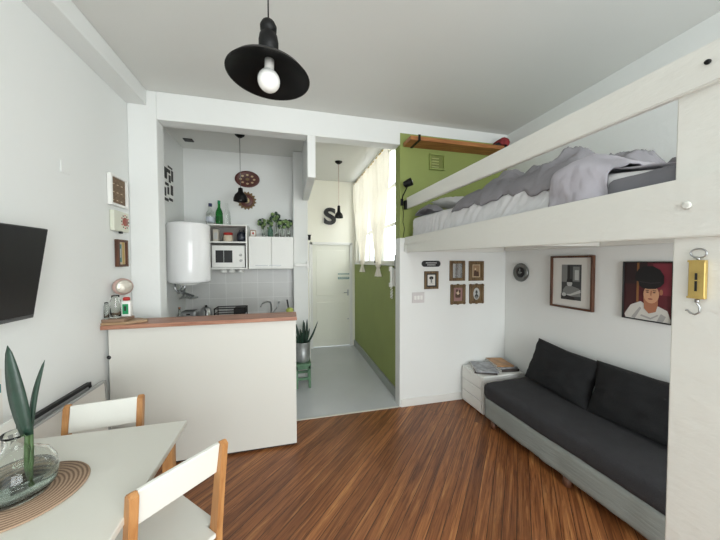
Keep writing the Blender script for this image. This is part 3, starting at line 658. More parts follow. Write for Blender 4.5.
# things at the bar's left end
ZB = 1.102
m = MB(); m.prism([(-.098, -.085), (.05, -.085), (.16, -.01), (.15, .03), (.06, .09), (-.098, .09)], 'z', 0, .018, BOARDW, bev=.003); tag(m.build('wooden_board', loc=(-1.20, 2.455, ZB), rotz=0), 'pale wooden chopping board lying on the left end of the bar top', 'chopping board')
m = MB(); m.box((-.066, -.07, 0), (.075, .07, .022), mat('dull_brown_wood', (138, 112, 92), .6), .003); tag(m.build('wooden_tray', loc=(-1.232, 2.452, ZB + .0185), rotz=math.radians(0)), 'smaller darker board stacked on the pale chopping board', 'tray')
zt_ = ZB + .041
def jar(name, label, x, y, h, r, gl, z=zt_, lid=None, group=None, neck=True):
    t = thing(name, label, 'jar' if lid or not neck else 'glass', (x, y, z), 0, group)
    pr = [(r * .9, 0), (r, .006), (r, h * .72), (r * (.72 if neck else 1), h * .88), (r * (.72 if neck else 1), h), (r * (.64 if neck else .92), h), (r * (.64 if neck else .92), h * .87), (r * .92, h * .7), (r * .92, .01), (0, .01)]
    m = MB(); m.lathe(pr, gl, n=24); m.build('body', t)
    if lid: m = MB(); m.lathe([(r * .8, h + .001), (r * .8, h + .018), (0, h + .02)], lid, n=20); m.build('lid', t)
    return t
jar('glass_jar', 'slim clear glass jar standing leftmost on the bar boards', -1.276, 2.405, .12, .015, GLASS)
jar('glass_jar', 'large clear glass jar in the middle of the bar boards', -1.243, 2.45, .165, .033, GLASS)
t = thing('soap_bottle', 'white bottle with green label and red cap on the bar boards', 'bottle', (-1.19, 2.485, zt_))
m = MB(); m.box((-.032, -.02, 0), (.032, .02, .12), WHITE, .012, seg=3); m.build('body', t)
m = MB(); m.box((-.018, -.0222, .02), (.02, -.0203, .095), GRLAB, .0005); m.box((-.006, -.0235, .045), (.006, -.0222, .08), DARKP); m.build('label', t)
m = MB(); m.lathe([(.022, .121), (.022, .14), (.016, .145), (0, .146)], RED, n=18); m.build('cap', t)
t = thing('round_lamp', 'pink rimmed round glass lamp on the left wall above the bar boards', 'lamp', (XL + .04, 2.555, 1.365), math.radians(42))
Mq = Matrix.Rotation(PI / 2, 4, 'X')
m = MB(); m.lathe([(.03, -.01), (.05, .01), (.060, .035), (.064, .045), (.062, .062), (.054, .075)], PINKM, M=Mq, n=32); m.build('housing', t)
m = MB(); m.lathe([(.052, .076), (.046, .08), (.03, .087), (0, .09)], mat('frosted_lens', (205, 200, 188), .2, .3, bump=.6, bscale=60), M=Mq, n=28); m.build('lens', t)

# ------------------------------------------------------------------ kitchen
t = thing('base_cabinet', 'white kitchen base cabinets with grey worktop behind the bar', 'cabinet', (-.62, 3.78, 0))
m = MB(); m.box((-.66, -.28, .08), (.66, .29, .775), WHITE, .003); m.box((-.64, -.24, 0), (.64, .28, .08), BLACKM); m.build('body', t)
m = MB(); m.box((-.665, -.30, .776), (.66, .295, .815), mat('grey_stone', (128, 128, 126), .4, var=.2, vscale=40), .003); m.build('worktop', t)
for k in range(3):
    m = MB(); m.box((-.655 + .44 * k, -.30, .1), (-.655 + .44 * k + .43, -.281, .77), WHITE, .003); dd = m.build('door', t)
    m = MB(); m.box((-.5 + .44 * k, -.315, .71), (-.38 + .44 * k, -.30, .72), CHROME, .002); m.build('handle', dd)
# cube shelf unit on the wall
sx0, sx1, sy0, sz0, sz1 = -.925, -.508, 3.77, 1.462, 2.012
t = thing('open_wall_cabinet', 'open white wall cabinet with microwave shelf between heater and cupboard', 'cabinet', (-.716, 4.07, sz0))
m = MB(); W2 = .2085; D = .30
m.box((-W2 - .095, -D, 0), (-W2 - .079, 0, .55), WHITE); m.box((W2 - .016, -D, 0), (W2, 0, .55), WHITE); m.box((-W2 - .079, -D, 0), (W2 - .016, 0, .016), WHITE); m.box((-W2 - .079, -D, .534), (W2 - .016, 0, .55), WHITE); m.box((-W2 - .079, -.008, .016), (W2 - .016, 0, .534), mat('grey_back_panel', (140, 136, 132), .6)); m.build('body', t)
m = MB(); m.box((-W2 - .079, -D, .325), (W2 - .016, -.01, .341), WHITE); m.build('shelf', t)
# microwave
t = thing('microwave', 'white microwave with a dark window inside the open wall cabinet', 'microwave', (-.716, 3.92, sz0 + .0165))
m = MB(); m.box((-.20, -.135, .004), (.175, .13, .275), WHITE, .004); m.build('body', t)
m = MB(); m.box((-.195, -.141, .015), (.065, -.1355, .265), WHITE, .002); m.box((-.155, -.1435, .065), (.035, -.1405, .215), BLACKM); m.box((-.065, -.146, .065), (-.060, -.1432, .215), GRL); m.build('door', t)
m = MB(); m.lathe([(.017, 0), (.015, .012), (0, .013)], GRL, M=Matrix.Translation((.13, -.135, .16)) @ Mr, n=18); m.build('knob', t)
m = MB(); m.lathe([(.017, 0), (.015, .012), (0, .013)], GRL, M=Matrix.Translation((.13, -.135, .09)) @ Mr, n=18); m.build('knob', t)
# items on the shelf
zs = sz0 + .342
t = thing('storage_jar', 'glass jar with red lid on the upper shelf of the open cabinet', 'jar', (-.745, 3.88, zs))
m = MB(); m.lathe([(.05, 0), (.056, .01), (.056, .07), (.048, .085)], mat('cream_filling', (204, 190, 168), .5), n=24); m.build('body', t)
m = MB(); m.lathe([(.054, .086), (.054, .115), (0, .116)], RED, n=24); m.build('lid', t)
t = thing('black_teapot', 'dark round pot on the right of the upper cabinet shelf', 'pot', (-.59, 3.90, zs))
m = MB(); m.lathe([(.04, 0), (.058, .02), (.058, .09), (.045, .12), (.02, .135), (0, .137)], mat('navy_enamel', (36, 40, 52), .35), n=24); m.build('body', t)
m = MB(); m.tube([(-.04, 0, .11), (-.02, 0, .155), (.02, 0, .155), (.04, 0, .11)], .005, BLACK); m.build('handle', t)
m = MB(); m.box((-.03, -.04, 0), (.03, .04, .15), mat('carton_beige', (196, 190, 176), .6), .002); m.box((-.02, -.042, .03), (.02, -.0402, .11), GRL); tag(m.build('carton', loc=(-.88, 3.88, zs)), 'pale food carton on the left of the upper cabinet shelf', 'carton')
# cups hanging under the cabinet
grp = 'cups under the open cabinet'
cup0 = None
for k in range(3):
    x = -.80 + .10 * k
    if cup0 is None:
        t = thing('cup', 'white cup hanging upside down under the open cabinet, leftmost of three', 'cup', (x, 3.87, sz0 - .043), 0, grp)
        m = MB(); m.lathe([(.038, 0), (.036, .02), (.026, .04), (.0, .04)], WHITE, n=22); m.lathe([(.034, .001), (.03, .02), (0, .03)], DARKP, n=22, cap=False); m.build('bowl', t); cup0 = t
    else:
        c = copy_tree(cup0); c.location = (x, 3.87, sz0 - .043); c['label'] = ['', 'white cup hanging upside down under the open cabinet, middle of three', 'white cup hanging upside down under the open cabinet, rightmost of three'][k]
# two-door cupboard
t = thing('wall_cupboard', 'white two-door wall cupboard holding plant vases on top', 'cabinet', (-.22, 4.07, sz0))
m = MB(); m.box((-.276, -.26, 0), (.272, 0, .412), WHITE, .002); m.build('body', t)
for k, (a, b_) in enumerate(((-.276, -.006), (-.002, .272))):
    m = MB(); m.box((a + .002, -.279, .003), (b_, -.261, .41), WHITE, .003); dd = m.build('door', t)
    c = (-.12, .045)[k]
    m = MB(); m.box((c - .075, -.295, .042), (c + .075, -.285, .049), CHROME, .001); m.box((c - .07, -.286, .043), (c - .064, -.279, .048), CHROME); m.box((c + .064, -.286, .043), (c + .07, -.279, .048), CHROME); m.build('handle', dd)
# water heater
t = thing('water_heater', 'big glossy white cylindrical water heater on the kitchen wall', 'water heater', (-1.073, 3.50, 1.335))
m = MB(); R_ = .21
m.lathe([(R_ - .03, -.012), (R_ - .005, 0), (R_, .02), (R_, .61), (R_ - .005, .628), (R_ - .03, .64), (R_ * .5, .652), (0, .655)], HEAT, n=64); m.build('tank', t)
m = MB(); m.lathe([(.10, -.035), (.11, -.011)], WHITE, n=28); m.build('base_cap', t)
for (dx, dy, s_) in ((-.13, -.05, 1), (-.09, .02, -1), (-.02, -.09, -1)):
    m = MB(); m.tube([(dx, dy, -.01), (dx, dy, -.07), (dx + .03 * s_, dy + .01, -.12), (dx + .07 * s_, dy + .05, -.10), (dx + .05, dy + .10, -.16), (dx - .02, dy + .2, -.2), (dx - .02, .4, -.22)], .011, CHROME, n=8); m.build('pipe', t)
for z in (.05, .50): m = MB(); m.box((-.2, .12, z), (.03, .57, z + .05), GREYM); m.build('bracket', t)
# bottles on the open cabinet
zc = sz1 + .001
def bottle(label, x, y, h, r, gl, cap=None, lab=None):
    t = thing('bottle', label, 'bottle', (x, y, zc), 0, 'bottles on the open cabinet')
    m = MB(); m.lathe([(r * .9, 0), (r, .008), (r, h * .5), (r * .85, h * .6), (r * .38, h * .76), (r * .33, h * .95), (r * .4, h), (0, h)], gl, n=22); m.build('body', t)
    if cap: m = MB(); m.lathe([(r * .42, h * .9), (r * .42, h + .012), (0, h + .013)], cap, n=14, M=Matrix.Translation((0, 0, .001))); m.build('cap', t)
    if lab: m = MB(); m.lathe([(r * 1.02, h * .14), (r * 1.02, h * .38)], lab, n=22, cap=False); m.build('label', t)
bottle('clear glass bottle with a pale label and blue cap on the open cabinet', -.945, 3.88, .25, .050, GLASS, mat('navy_cap', (38, 46, 88), .4), mat('pale_label', (190, 196, 206), .6))
bottle('tall green glass bottle on the open cabinet', -.845, 3.88, .29, .042, GGLASS, GRLAB, GGLASS)
bottle('clear empty glass bottle right of the green one on the open cabinet', -.755, 3.89, .27, .038, GLASS)
bottle('slim clear bottle at the far left on the open cabinet', -.985, 4.0, .20, .022, GLASS)
# little framed card on the cupboard
zt2 = sz0 + .413
t = thing('framed_card', 'tiny framed card on the left end of the wall cupboard', 'picture', (-.45, 3.90, zt2))
m = MB(); m.box((-.036, -.006, 0), (.036, .006, .085), BOARDW, .002); m.build('frame', t)
m = MB(); m.box((-.027, -.0072, .01), (.027, -.0062, .075), PAPER); m.flat(ell(0, .045, .012, .016), -.0078, RED); m.build('card', t)
# vases with cuttings
def vase(label, x, y, h, r, gl, stems, sh):
    t = thing('plant_vase', label, 'vase', (x, y, zt2), 0, 'vases of cuttings on the wall cupboard')
    m = MB(); m.lathe([(r * .9, 0), (r, .01), (r, h * .6), (r * .5, h * .8), (r * .45, h), (r * .38, h), (r * .42, h * .8), (r * .9, h * .58), (r * .9, .012), (0, .012)], gl, n=20); m.build('body', t)
    for k in range(stems):
        a = random.uniform(0, 2 * PI); dx = random.uniform(.0, .028) * math.cos(a) + sh * .04; dy = .02 * math.sin(a); H = h + random.uniform(.04, .11)
        m = MB(); m.tube([(0, 0, .02), (dx * .3, dy * .3, h), (dx, dy, H)], .0022, STEM, n=6)
        ms = m.build('stem', t)
        m = MB()
        for q in range(5):
            b_ = random.uniform(0, 2 * PI); L_ = random.uniform(.035, .06)
            P0 = Vector((dx, dy, H - q * .018)); d1 = Vector((math.cos(b_), math.sin(b_) * .6, random.uniform(-.1, .7))).normalized(); sd = d1.cross(Vector((0, 1, 0.3))).normalized() * L_ * .42
            vs = [P0, P0 + d1 * L_ * .4 + sd, P0 + d1 * L_ * .8 + sd * .8, P0 + d1 * L_, P0 + d1 * L_ * .8 - sd * .8, P0 + d1 * L_ * .4 - sd]
            m.add(vs, [(0, 1, 2, 3), (0, 3, 4, 5)], LEAFL if q % 3 else LEAF, None, True)
        m.build('leaves', ms, solid=.001)
vase('clear vase with dark leafy cuttings at the left on the wall cupboard', -.315, 3.90, .14, .030, GLASS, 3, -.3)
vase('pale green glass vase with cuttings, second on the wall cupboard', -.238, 3.90, .15, .036, BLUEG, 3, 0)
vase('tall clear bottle vase with the highest cuttings on the wall cupboard', -.158, 3.91, .21, .028, GLASS, 4, -.1)
vase('clear vase with round leaved cuttings, second from the right on the wall cupboard', -.088, 3.90, .13, .027, GLASS, 3, -.2)
vase('clear vase with light green cuttings at the right end of the wall cupboard', -.008, 3.90, .14, .027, GLASS, 3, .3)
# wall plates
REDB = mat('red_brown_ceramic', (88, 46, 40), .45, var=.15, vscale=20); CREAMC = mat('cream_ceramic', (188, 168, 130), .5); GOLDC = mat('straw_gold', (116, 92, 58), .6, var=.2, vscale=30)
t = thing('wall_plate', 'oval red brown decorated plate hanging on the kitchen wall', 'wall plate', (-.533, 4.078, 2.652))
Mo = Matrix.Diagonal((1.42, 1, 1, 1)) @ Mr
m = MB(); m.lathe([(0, 0), (.08, 0), (.11, .022), (.108, .028), (.085, .014), (0, .010)], REDB, M=Mo, n=48); m.build('dish', t)
m = MB()
for k in range(8):
    a = k * PI / 4
    m.flat(ell(.085 * math.cos(a), .058 * math.sin(a), .017, .012, 10), -.0145, CREAMC)
    m.flat(ell(.045 * math.cos(a + .39), .03 * math.sin(a + .39), .008, .008, 8), -.0145, DARKP)
m.flat(ell(0, 0, .025, .018), -.0142, GOLDC); m.build('decoration', t)
t = thing('sun_ornament', 'small brown sunburst ornament below the oval plate on the kitchen wall', 'wall ornament', (-.545, 4.078, 2.37))
m = MB(); pts = []
for k in range(32): a = 2 * PI * k / 32; r = .125 if k % 2 else .100; pts.append((r * math.cos(a), r * math.sin(a)))
m.prism(pts, 'y', -.012, 0, GOLDC); m.build('rays', t)
m = MB(); m.lathe([(.085, .0122), (.08, .018), (.05, .02), (0, .024)], REDB, M=Mr, n=28); m.lathe([(.04, .0205), (.03, .03), (0, .032)], CREAMC, M=Mr, n=18); m.build('centre', t)
# dark cut-out art on the kitchen's left wall
m = MB(); random.seed(11)
m.box((-.13, -.006, 0), (.13, -.001, .40), WHITE)
for (a, b_, c, d_) in ((-.12, .0, -.02, .03), (.0, .02, .10, .05), (-.12, .05, -.08, .14), (-.04, .08, .0, .16), (.05, .09, .11, .20), (-.1, .17, -.01, .20), (-.11, .24, -.05, .36), (.0, .22, .05, .30), (.07, .25, .12, .37), (-.04, .32, .04, .36), (-.02, .38, .1, .40)):
    m.box((a, -.010, b_), (c, -.0062, d_), DARKP, .001)
tag(m.build('wall_art', loc=(XL, 3.60, 2.22), rotz=PI / 2), 'white panel with black cut-out shapes on the kitchen side wall', 'wall art')
# white towel rail with the pole at the pier
t = thing('gas_pipe', 'thin white pole with black tip beside the entrance door', 'pole', (.262, 3.84, 0))
m = MB(); m.tube([(0, 0, 0), (0, 0, 1.84)], .009, WHITE, n=10); m.build('pole', t)
m = MB(); m.lathe([(.010, 1.841), (.018, 1.85), (.018, 1.90), (.026, 1.91), (0, 1.912)], BLACKM, n=16); m.build('tip', t)
m = MB(); m.box((.072, 3.815, 1.49), (.25, 3.858, 1.53), WHITE, .004); m.box((.225, 3.80, 1.455), (.252, 3.858, 1.56), WHITE, .004); tag(m.build('rail_bracket', origin=(.15, 3.83, 1.49)), 'white horizontal bracket on the kitchen pier at cupboard height', 'bracket')

# things on the kitchen worktop seen over the bar
zk = .816
t = thing('toaster', 'brushed steel toaster on the kitchen worktop left of the kettle', 'toaster', (-1.14, 3.72, zk))
m = MB(); m.box((-.085, -.07, .01), (.085, .07, .165), CHROME, .03, seg=4); m.build('body', t)
m = MB(); m.box((-.06, -.035, .1645), (.06, -.015, .1675), BLACKM); m.box((-.06, .015, .1645), (.06, .035, .1675), BLACKM); m.build('slots', t)
m = MB(); m.box((-.02, -.085, .12), (.02, -.071, .135), BLACKM, .003); m.build('lever', t)
t = thing('kettle', 'grey rounded kettle on the kitchen worktop', 'kettle', (-.955, 3.66, zk))
m = MB(); m.lathe([(.065, 0), (.07, .02), (.062, .12), (.048, .19), (.03, .205), (0, .21)], CHROME, n=28); m.build('body', t)
m = MB(); m.tube([(.0, -.045, .18), (.02, -.085, .17), (.02, -.095, .10), (0, -.066, .05)], .009, BLACKM); m.build('handle', t)
m = MB(); m.lathe([(.012, .21), (.014, .225), (0, .23)], BLACKM, n=14); m.build('lid_knob', t)
t = thing('dish_rack', 'black wire dish rack on the kitchen worktop', 'dish rack', (-.695, 3.74, zk))
m = MB()
for z in (.06, .12, .18): m.tube([(-.17, -.09, z), (.17, -.09, z), (.17, .09, z), (-.17, .09, z)], .006, BLACK, n=8, closed=True)
for x in (-.17, .17):
    for y in (-.09, .09): m.tube([(x, y, 0), (x, y, .185)], .006, BLACK, n=8)
m.build('frame', t)
m = MB(); m.box((.04, -.085, .10), (.165, .085, .178), BLACKM, .005); m.build('tray', t)
t = thing('sink_tap', 'chrome curved kitchen tap standing behind the bar', 'tap', (-.24, 3.92, zk))
m = MB(); m.lathe([(.02, 0), (.016, .05)], CHROME, n=16); m.tube([(0, 0, .03), (0, 0, .17), (-.01, -.02, .205), (-.05, -.06, .22), (-.10, -.10, .20), (-.12, -.12, .16)], .009, CHROME); m.build('spout', t)
m = MB(); m.tube([(.01, 0, .05), (.07, -.01, .12), (.10, -.02, .20)], .007, CHROME); m.sphere((.10, -.02, .20), .014, CHROME); m.build('handle', t)
m = MB(); m.sphere((0, 0, .028), .038, mat('lime_skin', (160, 170, 84), .5, var=.15, vscale=20), sc=(1.25, 1, 1)); tag(m.build('lime', loc=(.0, 3.62, zk + .103)), 'yellow green fruit on the kitchen worktop right end', 'fruit')
m = MB(); m.lathe([(.045, 0), (.055, .03), (.060, .11), (.055, .11), (.045, .03), (0, .02)], WHITE, n=24); tag(m.build('bowl', loc=(.0, 3.62, zk)), 'white bowl under the yellow green fruit', 'bowl')
t = thing('knife', 'black handled knife standing upright at the worktop right end', 'knife', (.0, 3.84, zk))
m = MB(); m.box((-.03, -.03, 0), (.03, .03, .10), OAK, .004); m.build('block', t)
m = MB(); m.box((-.01, -.008, .101), (.012, .008, .24), BLACKM, .004, M=Matrix.Rotation(math.radians(-8), 4, 'Y')); m.build('handle', t)
t = thing('oil_bottle', 'small brown bottle at the left end of the kitchen worktop', 'bottle', (-1.22, 3.62, zk))
m = MB(); m.lathe([(.022, 0), (.022, .13), (.01, .16), (.01, .20), (0, .20)], GLASS, n=16); m.build('body', t)
m = MB(); m.lathe([(.012, .201), (.012, .22), (0, .221)], SHELFW, n=12); m.build('cap', t)

# ------------------------------------------------------------------ hall items
cu = bpy.data.curves.new('letter', 'FONT'); cu.body = 'S'; cu.size = .40; cu.extrude = .02; cu.offset = .012; cu.bevel_depth = .002
tmp = bpy.data.objects.new('tmp', cu); COL.objects.link(tmp); bpy.context.view_layer.update()
dg = bpy.context.evaluated_depsgraph_get(); me = bpy.data.meshes.new_from_object(tmp.evaluated_get(dg)); bpy.data.objects.remove(tmp)
lo = bpy.data.objects.new('letter_s', me); COL.objects.link(lo); me.materials.clear(); me.materials.append(BLACKM)
xs = [v.co.x for v in me.vertices]; ys = [v.co.y for v in me.vertices]; kx = .215 / (max(xs) - min(xs)); ky = .30 / (max(ys) - min(ys))
for v in me.vertices: v.co.x = (v.co.x - min(xs)) * kx; v.co.y = (v.co.y - min(ys)) * ky
lo.rotation_euler = (PI / 2, 0, 0); lo.location = (.603, 5.074, 2.215); tag(lo, 'large black letter S mounted above the entrance door', 'letter')
# sticker bands on the door
for k, (z, hh) in enumerate(((1.318, .022), (1.232, .04))):
    m = MB(); m.box((.86, 5.1185, z), (1.07, 5.1215, z + hh), TEAL); m.box((.87, 5.117, z + hh * .4), (1.06, 5.1186, z + hh * .7), PAPER)
    tag(m.build('door_sticker', origin=(.965, 5.12, z)), ['narrow teal sticker strip on the entrance door, the upper one', 'wider teal sticker strip on the entrance door, the lower one'][k], 'sticker', 'stickers on the entrance door')
# curtains
t = thing('window_curtain', 'cream sheer curtains knotted at the bottom on the hall window', 'curtain', (1.13, 4.0, 2.9))
def curtain(y0, y1, yk, zk_, zt=2.90, ph_=0):
    def f(u, v):
        z = zt + (zk_ - zt) * v
        c = (y0 + y1) / 2; wv = (y1 - y0) * (1 - .80 * max(0, v - .08) ** 1.6 / .87)
        yy = c + (yk - c) * v ** 1.7 + (u - .5) * wv
        xx = 1.125 + .022 * math.sin(u * 2 * PI * 7 + ph_) * (1 - .35 * v) + .008 * math.sin(u * 31 + v * 4)
        return (xx - 1.13, yy - 4.0, z - 2.9)
    m = MB(); m.grid(f, 96, 30, CURT)
    m2 = m.build('panel', t)
    m = MB(); c = (1.12 - 1.13, yk - 4.0, zk_ - 2.9)
    m.sphere((c[0], c[1], c[2] - .01), .045, CURT, sc=(.8, 1, 1))
    def tail(u, v):
        a = 2 * PI * u; r = (.018 + .045 * v) * (1 + .25 * math.sin(a * 5)); return (c[0] + r * math.cos(a) * .6, c[1] + r * math.sin(a), c[2] - .03 - .13 * v)
    m.grid(tail, 40, 6, CURT); m.build('knot', m2)
curtain(4.02, 4.98, 4.34, 1.55, ph_=1)
curtain(3.15, 4.04, 3.52, 1.52, ph_=0)
m = MB(); m.tube([(0, -.95, .02), (0, .98, .02)], .008, BRASS, n=10); m.build('rod', t)
# intercom handset
t = thing('intercom_phone', 'white wall intercom handset with coiled cord beside the hall window', 'telephone', (1.17, 3.06, 1.27), -PI / 2)
m = MB(); m.box((-.045, -.025, 0), (.045, -.001, .21), WHITE, .006); m.build('base', t)
m = MB(); m.box((-.022, -.05, -.0), (.022, -.028, .22), WHITE, .01, seg=3); m.box((-.026, -.062, .17), (.026, -.03, .225), WHITE, .008); m.box((-.026, -.062, -.01), (.026, -.03, .04), WHITE, .008); m.build('handset', t)
m = MB(); m.tube([(0 + .012 * math.cos(k * .9), -.035 + .012 * math.sin(k * .9), 0 - .005 * k if k < 28 else -.14 + .005 * (k - 28)) for k in range(2, 46)], .004, WHITE, n=6); m.build('cord', t)
m = MB(); m.box((-.03, -.02, 0), (.03, -.001, .16), GREYM, .004); tag(m.build('intercom_box', loc=(1.17, 2.985, 1.47), rotz=-PI / 2), 'small grey electrical box above the intercom handset', 'electrical box')

# plant on green stool behind the bar end
t = thing('plant_stool', 'small sage green wooden stool holding a potted plant in the hall', 'stool', (.155, 3.62, 0))
m = MB(); m.box((-.095, -.13, .275), (.095, .13, .30), GSTOOL, .004); m.box((-.09, -.125, .235), (.09, -.107, .275), GSTOOL); m.box((-.09, .107, .235), (.09, .125, .275), GSTOOL); m.box((.072, -.107, .235), (.09, .107, .275), GSTOOL); m.build('seat', t)
for sx_ in (-.09, .062):
    for sy_ in (-.125, .097): m = MB(); m.box((sx_, sy_, 0), (sx_ + .028, sy_ + .028, .275), GSTOOL, .002); m.build('leg', t)
for y in (-.118, .104): m = MB(); m.box((-.062, y, .10), (.062, y + .014, .13), GSTOOL); m.build('stretcher', t)
t = thing('potted_snake_plant', 'snake plant in a mottled zinc pot on the sage green stool', 'potted plant', (.155, 3.62, .301))
m = MB(); m.lathe([(.078, 0), (.084, .01), (.089, .12), (.086, .125), (.092, .235), (.096, .245), (.088, .245), (.082, .215), (0, .213)], ZINC, n=32); m.build('pot', t)
m = MB(); m.lathe([(.082, .216), (.05, .225), (0, .227)], SOIL, n=20); m.build('soil', t)
def blade(mb, base, tip, wd, mt, bend=(0, 0, 0), n=12, twist=0.0):
    base = Vector(base); tip = Vector(tip); bend = Vector(bend); side0 = (tip - base).cross(Vector((0, 1, 0))).normalized()
    V = []
    for k in range(n + 1):
        s = k / n; p = base.lerp(tip, s) + bend * math.sin(PI * s) ; w_ = wd * (math.sin(PI * min(1, s * .75 + .22)) ** .8) * (1 if s < 1 else 0.05)
        sd = (Matrix.Rotation(twist * s, 3, 'Z') @ side0) * w_ / 2; dn = Vector((0, -.15 * w_, 0))
        V += [p - sd, p + dn, p + sd]
    F = []
    for k in range(n):
        a = 3 * k; F += [(a, a + 1, a + 4, a + 3), (a + 1, a + 2, a + 5, a + 4)]
    mb.add(V, F, mt, None, True)
for k, (bx, by, tx, ty, th, wd_) in enumerate(((-.03, 0, -.08, -.02, .36, .03), (.0, -.02, -.03, -.05, .30, .032), (.02, .01, .01, .0, .40, .034), (.04, -.02, .055, -.03, .42, .03), (.05, 0, .19, -.02, .38, .022), (-.05, -.02, -.12, -.04, .30, .03), (.0, .04, .03, .08, .36, .03), (.03, .03, .09, .04, .28, .03), (-.02, -.03, -.005, -.09, .27, .03))):
    m = MB(); blade(m, (bx, by, .21), (tx, ty, th + .12), wd_ * 1.15, LEAF, (0.0, 0, -.01 if k != 4 else -.03)); m.build('leaf', t, solid=.003)

# ------------------------------------------------------------------ daybed
t = thing('daybed', 'low daybed with a grey fitted base and charcoal blanket cover under the loft', 'sofa', (1.79, 2.31, 0))
t.rotation_euler = (0, 0, math.radians(1.9))
m = MB(); rounded_block(m, (0, -2.1, .062), (.565, 0, .262), .025, GREYF, 12, 60, 8, .006, 7); m.build('base', t)
m = MB(); rounded_block(m, (-.012, -2.1, .245), (.57, .012, .405), .055, CHAR, 16, 60, 10, .007, 5, 3); m.build('mattress', t)
for (x, y) in ((.03, -.10), (.03, -.80), (.03, -1.5), (.54, -.10), (.54, -.80), (.54, -1.5)):
    m = MB(); m.lathe([(.018, 0), (.026, .012), (.026, .066)], DARKW, (x, y, 0), 16); m.build('leg', t)
for (lab, y, w_, hh, lean, seed, rx) in (('black scatter cushion leaning on the wall at the far end of the daybed', 1.965, .62, .40, 20, 1, 4), ('black scatter cushion on the daybed nearer the white post', 1.30, .75, .40, 18, 5, -2)):
    m = cushion(w_, hh, .17, CHARC, seed, .02); o = tag(m.build('cushion'), lab, 'cushion', 'black cushions on the daybed')
    o.rotation_euler = Matrix.Rotation(-PI / 2, 4, 'Z').to_euler(); M_ = Matrix.Rotation(-PI / 2, 4, 'Z') @ Matrix.Rotation(math.radians(-lean), 4, 'X') @ Matrix.Rotation(math.radians(rx), 4, 'Y'); o.rotation_euler = M_.to_euler(); o.location = (2.215, y, .408)

# bedside box with magazines
t = thing('storage_box', 'white slatted drawer box in the corner holding magazines', 'drawer unit', (1.872, 2.42, 0))
m = MB(); m.box((0, 0, .01), (.48, .345, .395), WHITE, .006); m.build('body', t)
for k in range(3):
    m = MB(); m.box((-.012, .015, .025 + .122 * k), (-.0005, .34, .138 + .122 * k), WHITE, .004); dd = m.build('drawer', t)
    m = MB(); m.box((-.018, .14, .105 + .122 * k), (-.012, .21, .115 + .122 * k), WHITE, .002); m.build('handle', dd)
MG = [(.02, .03, .30, .22, .014, 6, GRD, 'grey covered magazine at the bottom of the front stack'), (.03, .035, .29, .215, .012, 10, GREYP, 'grey and white magazine lying on the front stack')]
zz = .396
COVG = mat('grey_magazine_cover', (150, 152, 156), .4, var=.5, vscale=22); COVO = mat('orange_magazine_cover', (168, 126, 84), .4, var=.4, vscale=14); COVD = mat('dark_magazine_cover', (60, 54, 52), .4, var=.4, vscale=14)
def magazine(label, x, y, z, rz, w_, d_, h_, cov):
    t = thing('magazine', label, 'magazine', (x, y, z), math.radians(rz), 'magazines on the drawer box')
    m = MB(); m.box((-w_ / 2, -d_ / 2 + .002, .001), (w_ / 2 - .003, d_ / 2 - .002, h_ - .001), PAPER); m.build('pages', t)
    m = MB(); m.box((-w_ / 2, -d_ / 2, h_ - .001), (w_ / 2, d_ / 2, h_ + .0005), cov); m.box((-w_ / 2, -d_ / 2, 0), (w_ / 2, d_ / 2, .001), cov); m.box((-w_ / 2 - .001, -d_ / 2, 0), (-w_ / 2, d_ / 2, h_), cov); m.build('cover', t)
z = .397
magazine('dark magazine at the bottom left of the pile on the drawer box', 2.01, 2.60, z, 62, .29, .22, .02, COVD)
magazine('grey and white photo magazine on top of the left pile', 2.005, 2.59, z + .021, 68, .29, .22, .014, COVG)
magazine('dark book at the bottom of the right pile on the drawer box', 2.25, 2.61, z, 84, .29, .20, .022, COVD)
magazine('pale brown magazine in the middle of the right pile', 2.245, 2.62, z + .024, 86, .27, .20, .014, COVG)
magazine('orange covered magazine on top of the right pile', 2.235, 2.63, z + .040, 78, .25, .18, .012, COVO)

# ------------------------------------------------------------------ dining corner
t = thing('dining_table', 'white topped dining table against the left wall', 'table', (-.86, 1.15, 0))
m = MB(); m.box((-.345, -.50, .725), (.35, .435, .75), mat('off_white_tabletop', (218, 217, 208), .4, bump=.03, bscale=60), .004); m.build('tabletop', t)
m = MB(); m.box((-.30, -.45, .66), (.30, -.43, .725), WHITE); m.box((-.30, .375, .66), (.30, .395, .725), WHITE); m.box((-.30, -.43, .66), (-.28, .375, .725), WHITE); m.box((.28, -.43, .66), (.30, .375, .725), WHITE); m.build('apron', t)
for (x, y) in ((-.3, -.45), (.27, -.45), (-.3, .36), (.27, .36)):
    m = MB(); m.box((x - .005, y - .005, 0), (x + .04, y + .04, .725), OAK, .004); m.build('leg', t)

